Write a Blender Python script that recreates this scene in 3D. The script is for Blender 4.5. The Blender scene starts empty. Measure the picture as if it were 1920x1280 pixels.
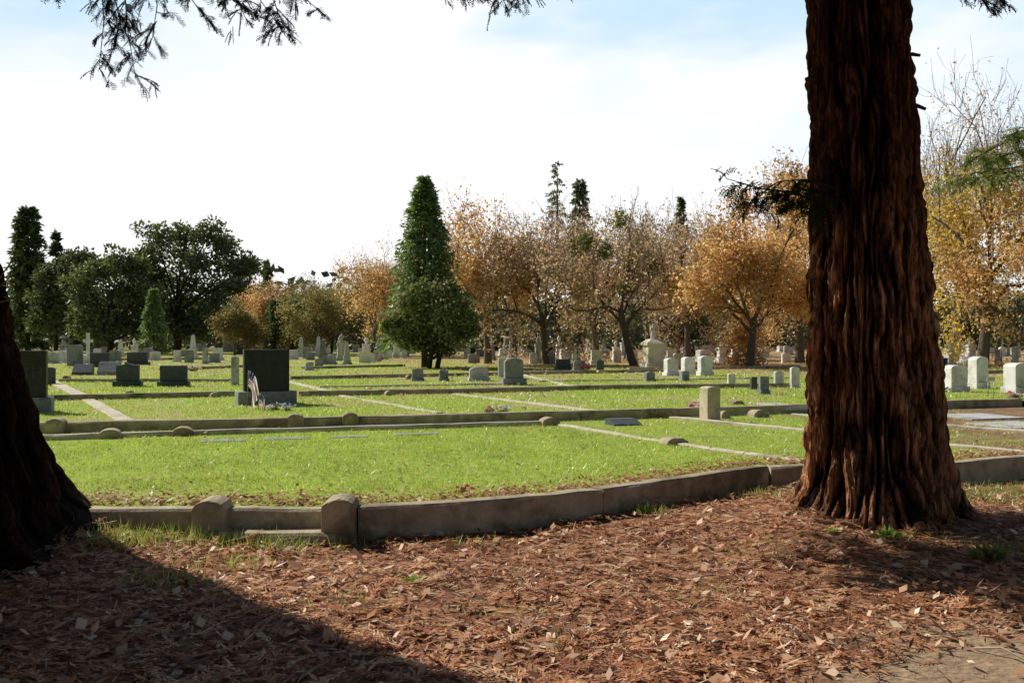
import bpy, bmesh, math, random
import numpy as np
from mathutils import Vector, Matrix, noise
S = bpy.context.scene
COL = S.collection
F = 1660.0; CZ = 1.6
LA = 0.22; LB = 0.34
rnd = random.Random(7)
rng = np.random.default_rng(7)
PI = math.pi
cat = np.concatenate

# ------------------------------------------------------------------ helpers
def P(px, py, z):
    d = (CZ - z) * F / (py - 640.0)
    return Vector(((px - 960) / F * d, d, z))

def tag(o, label=None, cat=None, group=None, kind=None):
    if label: o['label'] = label
    if cat: o['category'] = cat
    if group: o['group'] = group
    if kind: o['kind'] = kind
    return o

def empty(name, loc, rz=0, label=None, cat=None, group=None):
    o = bpy.data.objects.new(name, None); COL.objects.link(o)
    o.location = loc; o.rotation_euler = (0, 0, rz); o.empty_display_size = 0.2
    return tag(o, label, cat, group)

def link(name, me, mat=None, parent=None):
    o = bpy.data.objects.new(name, me); COL.objects.link(o)
    if mat: me.materials.append(mat)
    if parent: o.parent = parent
    return o

def np_mesh(name, co, faces_n, nper, col=None):
    me = bpy.data.meshes.new(name)
    V = len(co); me.vertices.add(V)
    me.vertices.foreach_set('co', np.ascontiguousarray(co, dtype=np.float32).ravel())
    me.loops.add(faces_n * nper)
    me.loops.foreach_set('vertex_index', np.arange(faces_n * nper, dtype=np.int32))
    me.polygons.add(faces_n)
    me.polygons.foreach_set('loop_start', np.arange(0, faces_n * nper, nper, dtype=np.int32))
    me.update(calc_edges=True)
    if col is not None:
        a = me.color_attributes.new('Col', 'FLOAT_COLOR', 'POINT')
        c4 = np.ones((V, 4), dtype=np.float32); c4[:, :3] = col
        a.data.foreach_set('color', c4.ravel())
    return me

def grid_mesh(name, co, nu, nv, col=None, smooth=True, wrap=False):
    me = bpy.data.meshes.new(name)
    V = len(co)
    iu = np.arange(nu if wrap else nu - 1); iv = np.arange(nv - 1)
    a, b = np.meshgrid(iu, iv); a = a.ravel(); b = b.ravel(); a2 = (a + 1) % nu
    q = np.stack([b * nu + a, b * nu + a2, (b + 1) * nu + a2, (b + 1) * nu + a], 1).astype(np.int32)
    me.vertices.add(V); me.vertices.foreach_set('co', np.ascontiguousarray(co, dtype=np.float32).ravel())
    me.loops.add(q.size); me.loops.foreach_set('vertex_index', q.ravel())
    me.polygons.add(len(q)); me.polygons.foreach_set('loop_start', np.arange(0, q.size, 4, dtype=np.int32))
    me.update(calc_edges=True)
    if smooth: me.polygons.foreach_set('use_smooth', np.ones(len(q), dtype=bool))
    if col is not None:
        at = me.color_attributes.new('Col', 'FLOAT_COLOR', 'POINT')
        c4 = np.ones((V, 4), dtype=np.float32); c4[:, :3] = col
        at.data.foreach_set('color', c4.ravel())
    return me

def unit(a): return a / np.maximum(np.linalg.norm(a, axis=1, keepdims=True), 1e-9)
def rand_dirs(n): return unit(rng.normal(size=(n, 3)))

def leafmesh(name, pos, u, L, W, col, mat, parent=None, v=None):
    n = len(pos); u = unit(u)
    if v is None: v = rand_dirs(n)
    v = unit(np.cross(u, v))
    L = np.broadcast_to(np.asarray(L, dtype=float).reshape(-1, 1), (n, 1)); W = np.broadcast_to(np.asarray(W, dtype=float).reshape(-1, 1), (n, 1))
    co = np.empty((n, 4, 3))
    co[:, 0] = pos; co[:, 1] = pos + u * L * .45 + v * W * .5
    co[:, 2] = pos + u * L; co[:, 3] = pos + u * L * .45 - v * W * .5
    me = np_mesh(name, co.reshape(-1, 3), n, 4, np.repeat(col, 4, axis=0))
    return link(name, me, mat, parent)

def blades(name, pos, h, w, col, mat, lean=.45):
    n = len(pos); az = rng.uniform(0, 2 * PI, n)
    side = np.stack([np.cos(az), np.sin(az), np.zeros(n)], 1) * np.reshape(w, (-1, 1)) * .5
    tipd = np.stack([rng.normal(0, lean, n), rng.normal(0, lean, n), np.ones(n)], 1)
    co = np.empty((n, 3, 3))
    co[:, 0] = pos - side; co[:, 1] = pos + side; co[:, 2] = pos + unit(tipd) * np.reshape(h, (-1, 1))
    c = np.repeat(col, 3, axis=0).reshape(n, 3, 3); c[:, :2] *= .85
    return link(name, np_mesh(name, co.reshape(-1, 3), n, 3, c.reshape(-1, 3)), mat)

def vn(x, y, s, seed=0):
    x = np.asarray(x) * s; y = np.asarray(y) * s
    xi = np.floor(x); yi = np.floor(y); fx = x - xi; fy = y - yi
    fx = fx * fx * (3 - 2 * fx); fy = fy * fy * (3 - 2 * fy)
    def h(i, j):
        t = np.sin(i * 127.1 + j * 311.7 + seed * 74.7) * 43758.5453
        return t - np.floor(t)
    return (h(xi, yi) * (1 - fx) + h(xi + 1, yi) * fx) * (1 - fy) + (h(xi, yi + 1) * (1 - fx) + h(xi + 1, yi + 1) * fx) * fy

class MB:
    def __init__(s): s.v = []; s.f = []
    def tube(s, pts, radii, n=6, cap=True):
        b = len(s.v); m = len(pts)
        for i, p in enumerate(pts):
            t = (pts[min(i + 1, m - 1)] - pts[max(i - 1, 0)])
            if t.length < 1e-9: t = Vector((0, 0, 1))
            t.normalize()
            a = Vector((1, 0, 0)) if abs(t.x) < .8 else Vector((0, 1, 0))
            e1 = t.cross(a).normalized(); e2 = t.cross(e1)
            for k in range(n):
                an = 2 * PI * k / n
                s.v.append(p + (e1 * math.cos(an) + e2 * math.sin(an)) * radii[i])
        for i in range(m - 1):
            for k in range(n):
                k2 = (k + 1) % n
                s.f.append((b + i * n + k, b + i * n + k2, b + (i + 1) * n + k2, b + (i + 1) * n + k))
        if cap:
            s.f.append(tuple(b + (m - 1) * n + k for k in range(n)))
            s.f.append(tuple(b + k for k in range(n))[::-1])
    def build(s, name, mat, parent=None, smooth=True):
        me = bpy.data.meshes.new(name); me.from_pydata([tuple(p) for p in s.v], [], s.f)
        if smooth: me.polygons.foreach_set('use_smooth', np.ones(len(me.polygons), dtype=bool))
        return link(name, me, mat, parent)

def prism(name, prof, y0, y1, mat, parent=None, bev=.012, jit=0):
    bm = bmesh.new()
    vs = [bm.verts.new((x, y0, z)) for x, z in prof]
    f = bm.faces.new(vs)
    r = bmesh.ops.extrude_face_region(bm, geom=[f])
    bmesh.ops.translate(bm, verts=[e for e in r['geom'] if isinstance(e, bmesh.types.BMVert)], vec=(0, y1 - y0, 0))
    bmesh.ops.recalc_face_normals(bm, faces=bm.faces)
    if bev:
        es = [e for e in bm.edges if len(e.link_faces) == 2 and e.calc_face_angle(0) > .6]
        bmesh.ops.bevel(bm, geom=es, offset=bev, segments=2, affect='EDGES', profile=.6)
    if jit:
        for v in bm.verts:
            v.co += Vector((rnd.gauss(0, jit), rnd.gauss(0, jit), rnd.gauss(0, jit) if v.co.z > .02 else 0))
    me = bpy.data.meshes.new(name); bm.to_mesh(me); bm.free()
    return link(name, me, mat, parent)

def rect(w, z0, z1): return [(-w / 2, z0), (w / 2, z0), (w / 2, z1), (-w / 2, z1)]
def boxp(name, w, d, z0, z1, mat, parent, bev=.012): return prism(name, rect(w, z0, z1), -d / 2, d / 2, mat, parent, bev)
def arch(w, z0, z1, rise, n=10):
    pr = [(-w / 2, z0), (w / 2, z0)]
    for i in range(n + 1):
        a = PI * i / n
        pr.append((w / 2 * math.cos(a), z1 - rise + rise * math.sin(a)))
    return pr
def serp(w, z0, z1, n=14):
    pr = [(-w / 2, z0), (w / 2, z0)]
    h = z1 - z0
    for i in range(n + 1):
        x = w / 2 - w * i / n
        t = abs(x) / (w / 2)
        pr.append((x, z1 - h * .10 * (t ** 2) - h * .05 * max(0, math.sin(t * PI * 1.1 - .3))))
    return pr

def lathe(name, prof, n, mat, parent=None, rot=0, smooth=True, sx=1, sy=1):
    mb = MB()
    for r, z in prof:
        for k in range(n):
            a = 2 * PI * k / n + rot
            mb.v.append(Vector((r * math.cos(a) * sx, r * math.sin(a) * sy, z)))
    for i in range(len(prof) - 1):
        for k in range(n):
            k2 = (k + 1) % n
            mb.f.append((i * n + k, i * n + k2, (i + 1) * n + k2, (i + 1) * n + k))
    mb.f.append(tuple(range(n))[::-1]); mb.f.append(tuple((len(prof) - 1) * n + k for k in range(n)))
    return mb.build(name, mat, parent, smooth)

def strip(name, path, w, z0, z1, mat, parent=None, step=.25, c=.02, jit=.004):
    pts = [Vector((p[0], p[1])) for p in path]
    out = [pts[0]]
    for a, b in zip(pts[:-1], pts[1:]):
        n = max(1, int((b - a).length / step))
        for i in range(1, n + 1): out.append(a.lerp(b, i / n))
    if len(pts) > 2:
        for _ in range(4):
            out = [out[0]] + [(out[i - 1] + out[i] * 2 + out[i + 1]) / 4 for i in range(1, len(out) - 1)] + [out[-1]]
    prof = [(0, z0), (0, z1 - c), (c, z1), (w - c, z1), (w, z1 - c), (w, z0)]
    mb = MB(); m = len(out); k = len(prof)
    for i, p in enumerate(out):
        t = (out[min(i + 1, m - 1)] - out[max(i - 1, 0)]).normalized(); nrm = Vector((-t.y, t.x))
        j = rnd.gauss(0, jit)
        for (o, z) in prof:
            q = p + nrm * (o + rnd.gauss(0, jit * .7)); mb.v.append(Vector((q.x, q.y, z + (j if z > z0 else 0))))
    for i in range(m - 1):
        for a in range(k):
            a2 = (a + 1) % k
            mb.f.append((i * k + a, (i + 1) * k + a, (i + 1) * k + a2, i * k + a2))
    mb.f.append(tuple(range(k))); mb.f.append(tuple((m - 1) * k + a for a in range(k))[::-1])
    return mb.build(name, mat, parent, smooth=False)

# ------------------------------------------------------------------ materials
def newmat(name):
    m = bpy.data.materials.new(name); m.use_nodes = True
    nt = m.node_tree; nt.nodes.clear()
    return m, nt, nt.nodes.new('ShaderNodeOutputMaterial')
def N(nt, t, **kw):
    n = nt.nodes.new(t)
    for k, v in kw.items():
        if k in n.inputs.keys(): n.inputs[k].default_value = v
        else: setattr(n, k, v)
    return n
def L(nt, a, b): nt.links.new(a, b)
def ramp(nt, fac, stops):
    r = nt.nodes.new('ShaderNodeValToRGB'); e = r.color_ramp.elements
    while len(e) < len(stops): e.new(.5)
    for i, (p, c) in enumerate(stops):
        e[i].position = p; e[i].color = (*c, 1)
    L(nt, fac, r.inputs['Fac']); return r.outputs['Color']
def mix(nt, fac, a, b, mode='MIX'):
    m = nt.nodes.new('ShaderNodeMix'); m.data_type = 'RGBA'; m.blend_type = mode
    if isinstance(fac, (int, float)): m.inputs[0].default_value = fac
    else: L(nt, fac, m.inputs[0])
    for i, x in ((6, a), (7, b)):
        if isinstance(x, tuple): m.inputs[i].default_value = (*x, 1)
        else: L(nt, x, m.inputs[i])
    return m.outputs[2]
def noise_n(nt, vec, scale, detail=4, rough=.6):
    n = N(nt, 'ShaderNodeTexNoise', Scale=scale, Detail=min(detail, 4), Roughness=rough)
    L(nt, vec, n.inputs['Vector']); return n.outputs['Fac']
def mapr(nt, v, a, b, c=0., d=1., smooth=True):
    m = nt.nodes.new('ShaderNodeMapRange'); m.interpolation_type = 'SMOOTHSTEP' if smooth else 'LINEAR'
    m.inputs[1].default_value = a; m.inputs[2].default_value = b; m.inputs[3].default_value = c; m.inputs[4].default_value = d
    L(nt, v, m.inputs[0]); return m.outputs[0]
def math_n(nt, op, a, b):
    m = nt.nodes.new('ShaderNodeMath'); m.operation = op
    for i, x in enumerate((a, b)):
        if isinstance(x, (int, float)): m.inputs[i].default_value = x
        else: L(nt, x, m.inputs[i])
    return m.outputs[0]

def stone(name, c1, c2, scale=5, rough=.75, bump=.25, stain=None, speck=0.0, spec=.4):
    m, nt, out = newmat(name)
    geo = N(nt, 'ShaderNodeNewGeometry')
    b = N(nt, 'ShaderNodeBsdfPrincipled', Roughness=rough)
    b.inputs['Specular IOR Level'].default_value = spec
    f = noise_n(nt, geo.outputs['Position'], scale, 4, .65)
    c = ramp(nt, f, [(.3, c1), (.7, c2)])
    if stain:
        f2 = noise_n(nt, geo.outputs['Position'], scale * .35, 4, .7)
        c = mix(nt, mapr(nt, f2, .48, .68), c, stain)
    if speck:
        f3 = noise_n(nt, geo.outputs['Position'], 90, 1, .5)
        c = mix(nt, mapr(nt, f3, .45, .7, 0, speck), c, tuple(x * .3 for x in c1))
    L(nt, c, b.inputs['Base Color'])
    if bump > .06:
        f4 = noise_n(nt, geo.outputs['Position'], scale * 9, 4, .7)
        bp = N(nt, 'ShaderNodeBump', Strength=bump, Distance=.02); L(nt, f4, bp.inputs['Height']); L(nt, bp.outputs[0], b.inputs['Normal'])
    L(nt, b.outputs[0], out.inputs[0]); return m

def leafmat(name, trans=.45, gloss=.06, tint=(1.25, 1.15, .8), grough=.45):
    m, nt, out = newmat(name)
    a = N(nt, 'ShaderNodeAttribute', attribute_name='Col')
    d = N(nt, 'ShaderNodeBsdfDiffuse'); t = N(nt, 'ShaderNodeBsdfTranslucent')
    L(nt, a.outputs['Color'], d.inputs['Color'])
    L(nt, mix(nt, 1.0, a.outputs['Color'], tint, 'MULTIPLY'), t.inputs['Color'])
    mx = N(nt, 'ShaderNodeMixShader'); mx.inputs[0].default_value = trans
    L(nt, d.outputs[0], mx.inputs[1]); L(nt, t.outputs[0], mx.inputs[2])
    last = mx
    if gloss:
        g = N(nt, 'ShaderNodeBsdfGlossy', Roughness=grough); g.inputs['Color'].default_value = (1, 1, 1, 1)
        mx2 = N(nt, 'ShaderNodeMixShader'); mx2.inputs[0].default_value = gloss
        L(nt, mx.outputs[0], mx2.inputs[1]); L(nt, g.outputs[0], mx2.inputs[2]); last = mx2
    L(nt, last.outputs[0], out.inputs[0]); return m

def plain(name, c, rough=.5, metal=0, spec=.5):
    m, nt, out = newmat(name)
    geo = N(nt, 'ShaderNodeNewGeometry')
    b = N(nt, 'ShaderNodeBsdfPrincipled', Roughness=rough, Metallic=metal); b.inputs['Specular IOR Level'].default_value = spec
    f = noise_n(nt, geo.outputs['Position'], 8, 3, .6)
    L(nt, ramp(nt, f, [(.3, tuple(x * .85 for x in c)), (.7, c)]), b.inputs['Base Color'])
    L(nt, b.outputs[0], out.inputs[0]); return m

M_leaf = leafmat('leaf', .5, 0, (1.18, 1.1, .88))
M_ever = leafmat('evergreen_leaf', .38, .05)
M_needle = leafmat('needle', .12, 0)
M_bough = leafmat('bough_needle', .45, .02)
M_grass = leafmat('grass_blade', .5, .07, (1.25, 1.15, .8), .4)
M_litter = leafmat('litter', .22, .04, (1.15, 1.05, .9))
M_petal = leafmat('petal', .3, .0, (1, 1, 1))
M_cloth = leafmat('flag_cloth', .5, .0, (1, 1, 1))
CONC = stone('weathered_concrete', (.34, .28, .19), (.60, .51, .36), 4, .9, .5, (.18, .145, .095), .25, .2)
CONC2 = stone('pale_concrete', (.54, .48, .36), (.74, .67, .53), 5, .9, .4, (.38, .32, .23), .2, .2)
BK = stone('black_granite', (.014, .017, .016), (.030, .035, .033), 9, .34, .03, None, .2, .35)
DG = stone('dark_granite', (.055, .063, .069), (.11, .123, .132), 8, .55, .05, None, .3, .35)
GR = stone('grey_granite', (.23, .245, .255), (.38, .395, .405), 8, .7, .2, (.155, .16, .155), .4, .3)
LG = stone('pale_granite', (.47, .475, .47), (.66, .66, .64), 8, .7, .2, (.31, .305, .28), .3)
WH = stone('white_marble', (.72, .71, .69), (.86, .85, .81), 5, .6, .15, (.52, .50, .46), .1)
CR = stone('cream_stone', (.64, .57, .42), (.78, .71, .55), 5, .75, .2, (.44, .39, .30), .1)
BR = stone('tan_sandstone', (.58, .48, .34), (.74, .63, .47), 5, .85, .35, (.38, .30, .21), .2)
BARKG = stone('grey_bark', (.075, .06, .046), (.17, .14, .11), 12, .95, .8)
BARKD = stone('dark_bark', (.03, .023, .018), (.065, .05, .037), 12, .95, .5)
TWIG = stone('twig', (.22, .185, .16), (.36, .315, .275), 12, .95, .01)
TWIGR = stone('redwood_twig', (.025, .014, .009), (.05, .03, .018), 12, .95, .01)

def bark_mat():
    m, nt, out = newmat('redwood_bark')
    geo = N(nt, 'ShaderNodeNewGeometry')
    mp = N(nt, 'ShaderNodeMapping'); mp.inputs['Scale'].default_value = (1, 1, .055); L(nt, geo.outputs['Position'], mp.inputs[0])
    mp2 = N(nt, 'ShaderNodeMapping'); mp2.inputs['Scale'].default_value = (1, 1, .22); L(nt, geo.outputs['Position'], mp2.inputs[0])
    a = N(nt, 'ShaderNodeAttribute', attribute_name='Col')
    f = noise_n(nt, mp.outputs[0], 40, 4, .75)
    c = mix(nt, 1.0, a.outputs['Color'], ramp(nt, f, [(.33, (.08, .065, .06)), (.5, (.95, .9, .85)), (.66, (1.9, 1.85, 1.8))]), 'MULTIPLY')
    f2 = noise_n(nt, mp2.outputs[0], 14, 4, .75)
    c = mix(nt, 1.0, c, ramp(nt, f2, [(.37, (.16, .15, .14)), (.5, (.95, .95, .95)), (.66, (1.45, 1.4, 1.35))]), 'MULTIPLY')
    f5 = noise_n(nt, mp.outputs[0], 11, 3, .6)   # weathered grey strips
    c = mix(nt, mapr(nt, f5, .53, .68, 0, .55), c, mix(nt, 1.0, c, (1.05, 1.5, 1.9), 'MULTIPLY'))
    b = N(nt, 'ShaderNodeBsdfPrincipled', Roughness=.95); b.inputs['Specular IOR Level'].default_value = .1
    L(nt, c, b.inputs['Base Color'])
    f3 = noise_n(nt, mp.outputs[0], 90, 4, .8)
    h = math_n(nt, 'ADD', math_n(nt, 'ADD', math_n(nt, 'MULTIPLY', f, 1.6), math_n(nt, 'MULTIPLY', f2, 1.4)), math_n(nt, 'MULTIPLY', f3, .6))
    bp = N(nt, 'ShaderNodeBump', Strength=1.0, Distance=.07); L(nt, h, bp.inputs['Height']); L(nt, bp.outputs[0], b.inputs['Normal'])
    L(nt, b.outputs[0], out.inputs[0]); return m
M_bark = bark_mat()

DIRT = (2.65, 3.85)
def ground_mat():
    m, nt, out = newmat('needle_litter_soil')
    geo = N(nt, 'ShaderNodeNewGeometry'); p = geo.outputs['Position']
    sx = N(nt, 'ShaderNodeSeparateXYZ'); L(nt, p, sx.inputs[0])
    mp = N(nt, 'ShaderNodeMapping'); mp.inputs['Scale'].default_value = (1, 1.9, 1); mp.inputs['Rotation'].default_value = (0, 0, .7); L(nt, p, mp.inputs[0])
    vo = N(nt, 'ShaderNodeTexVoronoi', Scale=18.0); L(nt, mp.outputs[0], vo.inputs['Vector'])
    sc = N(nt, 'ShaderNodeSeparateColor'); L(nt, vo.outputs['Color'], sc.inputs[0])
    chips = ramp(nt, sc.outputs[0], [(0, (.08, .034, .02)), (.4, (.27, .12, .064)), (.8, (.48, .25, .14)), (1, (.62, .42, .27))])
    soil = ramp(nt, noise_n(nt, p, 6, 4, .7), [(.3, (.09, .044, .026)), (.7, (.32, .165, .095))])
    c = mix(nt, .6, soil, chips)
    dx = math_n(nt, 'SUBTRACT', sx.outputs[0], DIRT[0]); dy = math_n(nt, 'SUBTRACT', sx.outputs[1], DIRT[1])
    d2 = math_n(nt, 'ADD', math_n(nt, 'MULTIPLY', dx, dx), math_n(nt, 'MULTIPLY', dy, dy))
    d2 = math_n(nt, 'ADD', d2, math_n(nt, 'MULTIPLY', math_n(nt, 'SUBTRACT', noise_n(nt, p, 2.2, 4, .7), .5), 2.2))
    dirt = ramp(nt, noise_n(nt, p, 7, 4, .8), [(.3, (.23, .15, .092)), (.5, (.36, .25, .16)), (.7, (.46, .33, .22))])
    c = mix(nt, mapr(nt, d2, 1.0, 2.0, 1, 0), c, dirt)
    b = N(nt, 'ShaderNodeBsdfPrincipled', Roughness=.95); b.inputs['Specular IOR Level'].default_value = .1
    L(nt, c, b.inputs['Base Color'])
    bp = N(nt, 'ShaderNodeBump', Strength=.45, Distance=.03)
    L(nt, math_n(nt, 'ADD', noise_n(nt, p, 25, 4, .75), math_n(nt, 'MULTIPLY', vo.outputs['Distance'], .8)), bp.inputs['Height'])
    L(nt, bp.outputs[0], b.inputs['Normal']); L(nt, b.outputs[0], out.inputs[0]); return m

def lawn_mat(name, far=False):
    m, nt, out = newmat(name)
    geo = N(nt, 'ShaderNodeNewGeometry'); p = geo.outputs['Position']
    sx = N(nt, 'ShaderNodeSeparateXYZ'); L(nt, p, sx.inputs[0])
    g = ramp(nt, noise_n(nt, p, 12, 4, .75), [(.3, (.17, .23, .035)), (.5, (.32, .42, .065)), (.72, (.45, .53, .11))])
    dry = ramp(nt, noise_n(nt, p, 9, 4, .75), [(.3, (.32, .26, .13)), (.7, (.58, .49, .28))])
    n2 = noise_n(nt, p, .45, 4, .65)
    if far:
        c = mix(nt, mapr(nt, n2, .46, .60, 0, .8), g, dry)
        leafc = ramp(nt, noise_n(nt, p, 3, 4, .8), [(.3, (.25, .16, .085)), (.55, (.44, .30, .155)), (.75, (.6, .44, .25))])
        n3 = noise_n(nt, p, .22, 4, .6)
        f = math_n(nt, 'ADD', mapr(nt, sx.outputs[1], 24, 60, -.55, .25, False), math_n(nt, 'MULTIPLY', math_n(nt, 'SUBTRACT', n3, .5), 2.2))
        fx = mapr(nt, sx.outputs[0], -12, 9, -.25, .22, False)
        c = mix(nt, mapr(nt, math_n(nt, 'ADD', f, fx), -.1, .25), c, leafc)
    else:
        c = mix(nt, mapr(nt, n2, .58, .74, 0, .5), g, dry)
        brown = ramp(nt, noise_n(nt, p, 7, 4, .75), [(.3, (.15, .09, .05)), (.7, (.38, .25, .15))])
        f = math_n(nt, 'ADD', mapr(nt, sx.outputs[0], 2.6, 8, -.42, .32, False), math_n(nt, 'MULTIPLY', math_n(nt, 'SUBTRACT', noise_n(nt, p, .9, 4, .6), .5), 1.2))
        c = mix(nt, mapr(nt, f, -.05, .2), c, brown)
    b = N(nt, 'ShaderNodeBsdfPrincipled', Roughness=.95); b.inputs['Specular IOR Level'].default_value = .1
    L(nt, c, b.inputs['Base Color'])
    bp = N(nt, 'ShaderNodeBump', Strength=.45, Distance=.05); L(nt, noise_n(nt, p, 18, 4, .8), bp.inputs['Height']); L(nt, bp.outputs[0], b.inputs['Normal'])
    L(nt, b.outputs[0], out.inputs[0]); return m

# ------------------------------------------------------------------ camera, sun, sky
cam = bpy.data.cameras.new('camera'); co = bpy.data.objects.new('camera', cam); COL.objects.link(co)
co.location = (0, 0, CZ); co.rotation_euler = (PI / 2, 0, 0)
cam.sensor_width = 36; cam.lens = 36 * F / 1920; cam.clip_end = 5000; cam.clip_start = .05
S.camera = co
S.view_settings.view_transform = 'Standard'; S.view_settings.look = 'None'; S.view_settings.exposure = 0

EL = math.radians(39)
sd = Vector((-.83, .56, 0)).normalized()
to_sun = Vector((sd.x * math.cos(EL), sd.y * math.cos(EL), math.sin(EL)))
sun = bpy.data.lights.new('sun', 'SUN'); sun.energy = 5.0; sun.angle = math.radians(.5); sun.color = (1, .95, .84)
so = bpy.data.objects.new('sun', sun); COL.objects.link(so)
so.rotation_euler = (-to_sun).to_track_quat('-Z', 'Y').to_euler(); so.location = (-20, 15, 20)

w = bpy.data.worlds.new('World'); S.world = w; w.use_nodes = True
nt = w.node_tree; nt.nodes.clear()
wo = nt.nodes.new('ShaderNodeOutputWorld'); bg = nt.nodes.new('ShaderNodeBackground'); bg.inputs[1].default_value = .058
sky = nt.nodes.new('ShaderNodeTexSky'); sky.sky_type = 'NISHITA'; sky.sun_disc = False
sky.sun_elevation = EL; sky.sun_rotation = math.radians(-56); sky.air_density = 1; sky.dust_density = .6; sky.ozone_density = 1
tc = nt.nodes.new('ShaderNodeTexCoord')
sx = N(nt, 'ShaderNodeSeparateXYZ'); L(nt, tc.outputs['Generated'], sx.inputs[0])
mp = N(nt, 'ShaderNodeMapping'); mp.inputs['Scale'].default_value = (1, 1, 2.8); mp.inputs['Location'].default_value = (.3, .1, .2); L(nt, tc.outputs['Generated'], mp.inputs[0])
cn = noise_n(nt, mp.outputs[0], 2.6, 4, .55)
up = mapr(nt, sx.outputs[2], .20, .35, 0, 1)
rt = mapr(nt, sx.outputs[0], -.10, .5, .0, .6)
lf = math_n(nt, 'MULTIPLY', mapr(nt, sx.outputs[0], -.08, -.40, 0, 1), mapr(nt, sx.outputs[2], .22, .33, 0, 1))
bl = math_n(nt, 'MAXIMUM', math_n(nt, 'MULTIPLY', mapr(nt, cn, .40, .66), math_n(nt, 'MAXIMUM', up, rt)), math_n(nt, 'MULTIPLY', lf, mapr(nt, cn, .28, .52, .3, 1)))
cl = mix(nt, bl, (18.2, 18.2, 18.5), (10.4, 14.2, 17.2))
front_m = math_n(nt, 'MULTIPLY', mapr(nt, sx.outputs[1], .56, .80), mapr(nt, sx.outputs[2], .38, .46, 1, 0))
L(nt, mix(nt, front_m, sky.outputs[0], cl), bg.inputs[0]); L(nt, bg.outputs[0], wo.inputs[0])

# ------------------------------------------------------------------ ground
FRONT = [(-14, 7.2), (-4.5, 7.2), (-1.24, 7.2), (-.7, 7.29), (.185, 7.67), (.82, 8.0), (1.8, 8.79), (2.76, 9.55), (4.6, 9.75), (5.98, 10.35), (9, 11.9), (14, 14)]
BACK = [(-16, 11.5), (-12, 12.3), (-6.97, 13.3), (-3.55, 14.05), (1.5, 15.6), (5.53, 17), (10.8, 18.75), (20, 21.8)]
fx_, fy_ = np.array(FRONT).T; bx_, by_ = np.array(BACK).T
front = lambda x: np.interp(x, fx_, fy_)
back = lambda x: np.interp(x, bx_, by_)
LT = (-5.0, 6.5); RT = (3.25, 7.85)
def gh(x, y):
    x = np.asarray(x, float); y = np.asarray(y, float)
    r2 = (x - RT[0]) ** 2 + (y - RT[1]) ** 2
    h = .28 * np.exp(-((x - LT[0]) ** 2 + (y - LT[1]) ** 2) / 3.6) + .15 * np.exp(-r2 / 1.5) + (vn(x, y, 2.4, 41) - .4) * .16 * np.exp(-r2 / .9)
    near = np.clip((9.5 - np.abs(y - 2)) / 3, 0, 1) * np.clip((12 - np.abs(x)) / 3, 0, 1)
    return h + near * ((vn(x, y, .9, 1) - .5) * .07 + (vn(x, y, 4, 2) - .5) * .025)
xs = cat([[-1500, -400, -100, -40, -20], np.arange(-12, 12.01, .1), [20, 40, 100, 400, 1500]])
ys = cat([[-1500, -400, -100, -30, -10, -4], np.arange(0, 12.01, .1), [20, 40, 100, 400, 1500]])
X, Y = np.meshgrid(xs, ys); Z = gh(X, Y)
me = grid_mesh('ground', np.stack([X.ravel(), Y.ravel(), Z.ravel()], 1), len(xs), len(ys))
tag(link('ground', me, ground_mat()), 'brown ground strewn with dead redwood needles and bare dirt', 'ground', kind='structure')

nu, nv = 160, 50
ux = np.linspace(-13, 13, nu); vv = np.linspace(0, 1, nv)
Xa = np.tile(ux, (nv, 1)); Ya = (front(ux) + .1)[None, :] * (1 - vv[:, None]) + (back(ux) + .08)[None, :] * vv[:, None]
Za = LA + (vn(Xa, Ya, .8, 3) - .5) * .04 * np.sin(vv * PI)[:, None]
def la_z(x, y):
    v = np.clip((y - front(x) - .1) / (back(x) - front(x)), 0, 1)
    return LA + (vn(x, y, .8, 3) - .5) * .04 * np.sin(v * PI)
tag(link('lawn', grid_mesh('lawn', np.stack([Xa.ravel(), Ya.ravel(), Za.ravel()], 1), nu, nv), lawn_mat('near_lawn')), 'bright green grave plot lawn just behind the curved front kerb', 'lawn', kind='structure')
vv = cat([[0], np.geomspace(.0004, 1, 90)])
uq = np.linspace(0, 1, nu)
x0 = -16 + 36 * uq; x1 = -1500 + 3000 * uq; y0 = back(x0) + .08; y1 = np.full(nu, 1500.)
Xb = x0[None] * (1 - vv[:, None]) + x1[None] * vv[:, None]; Yb = y0[None] * (1 - vv[:, None]) + y1[None] * vv[:, None]
Zb = np.full_like(Xb, LB)
tag(link('lawn', grid_mesh('lawn', np.stack([Xb.ravel(), Yb.ravel(), Zb.ravel()], 1), nu, len(vv)), lawn_mat('far_lawn', True)), 'wide cemetery lawn of green and dry grass reaching to the trees', 'lawn', kind='structure')

# ------------------------------------------------------------------ grass
def pick(n, cols, probs, var=.2):
    cols = np.array(cols); idx = rng.choice(len(cols), n, p=np.array(probs) / sum(probs))
    return cols[idx] * rng.uniform(1 - var, 1 + var, (n, 1))
def diag_x(y): return np.interp(y, [10.05, 11, 12.4, 14.3], [3.27, 2.59, 1.79, .78])
GREENS = [(.29, .47, .07), (.44, .60, .10), (.56, .67, .15), (.58, .56, .20)]
DRYG = [(.60, .53, .28), (.46, .37, .20)]
n = 270000
x = rng.uniform(-9, 9, n); y = rng.uniform(7.3, 19, n)
v = (y - front(x) - .12)
right = x > diag_x(y)
dens = np.where(right, .7 * np.clip(1.3 - (x - 2) * .11, .35, 1), 1.0) * np.clip(1.35 - (y - 7) * .07, .45, 1.0)
edge = np.clip((v - .08 - .6 * vn(x, y, 1.7, 5)) / .35, .08, 1)
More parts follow.
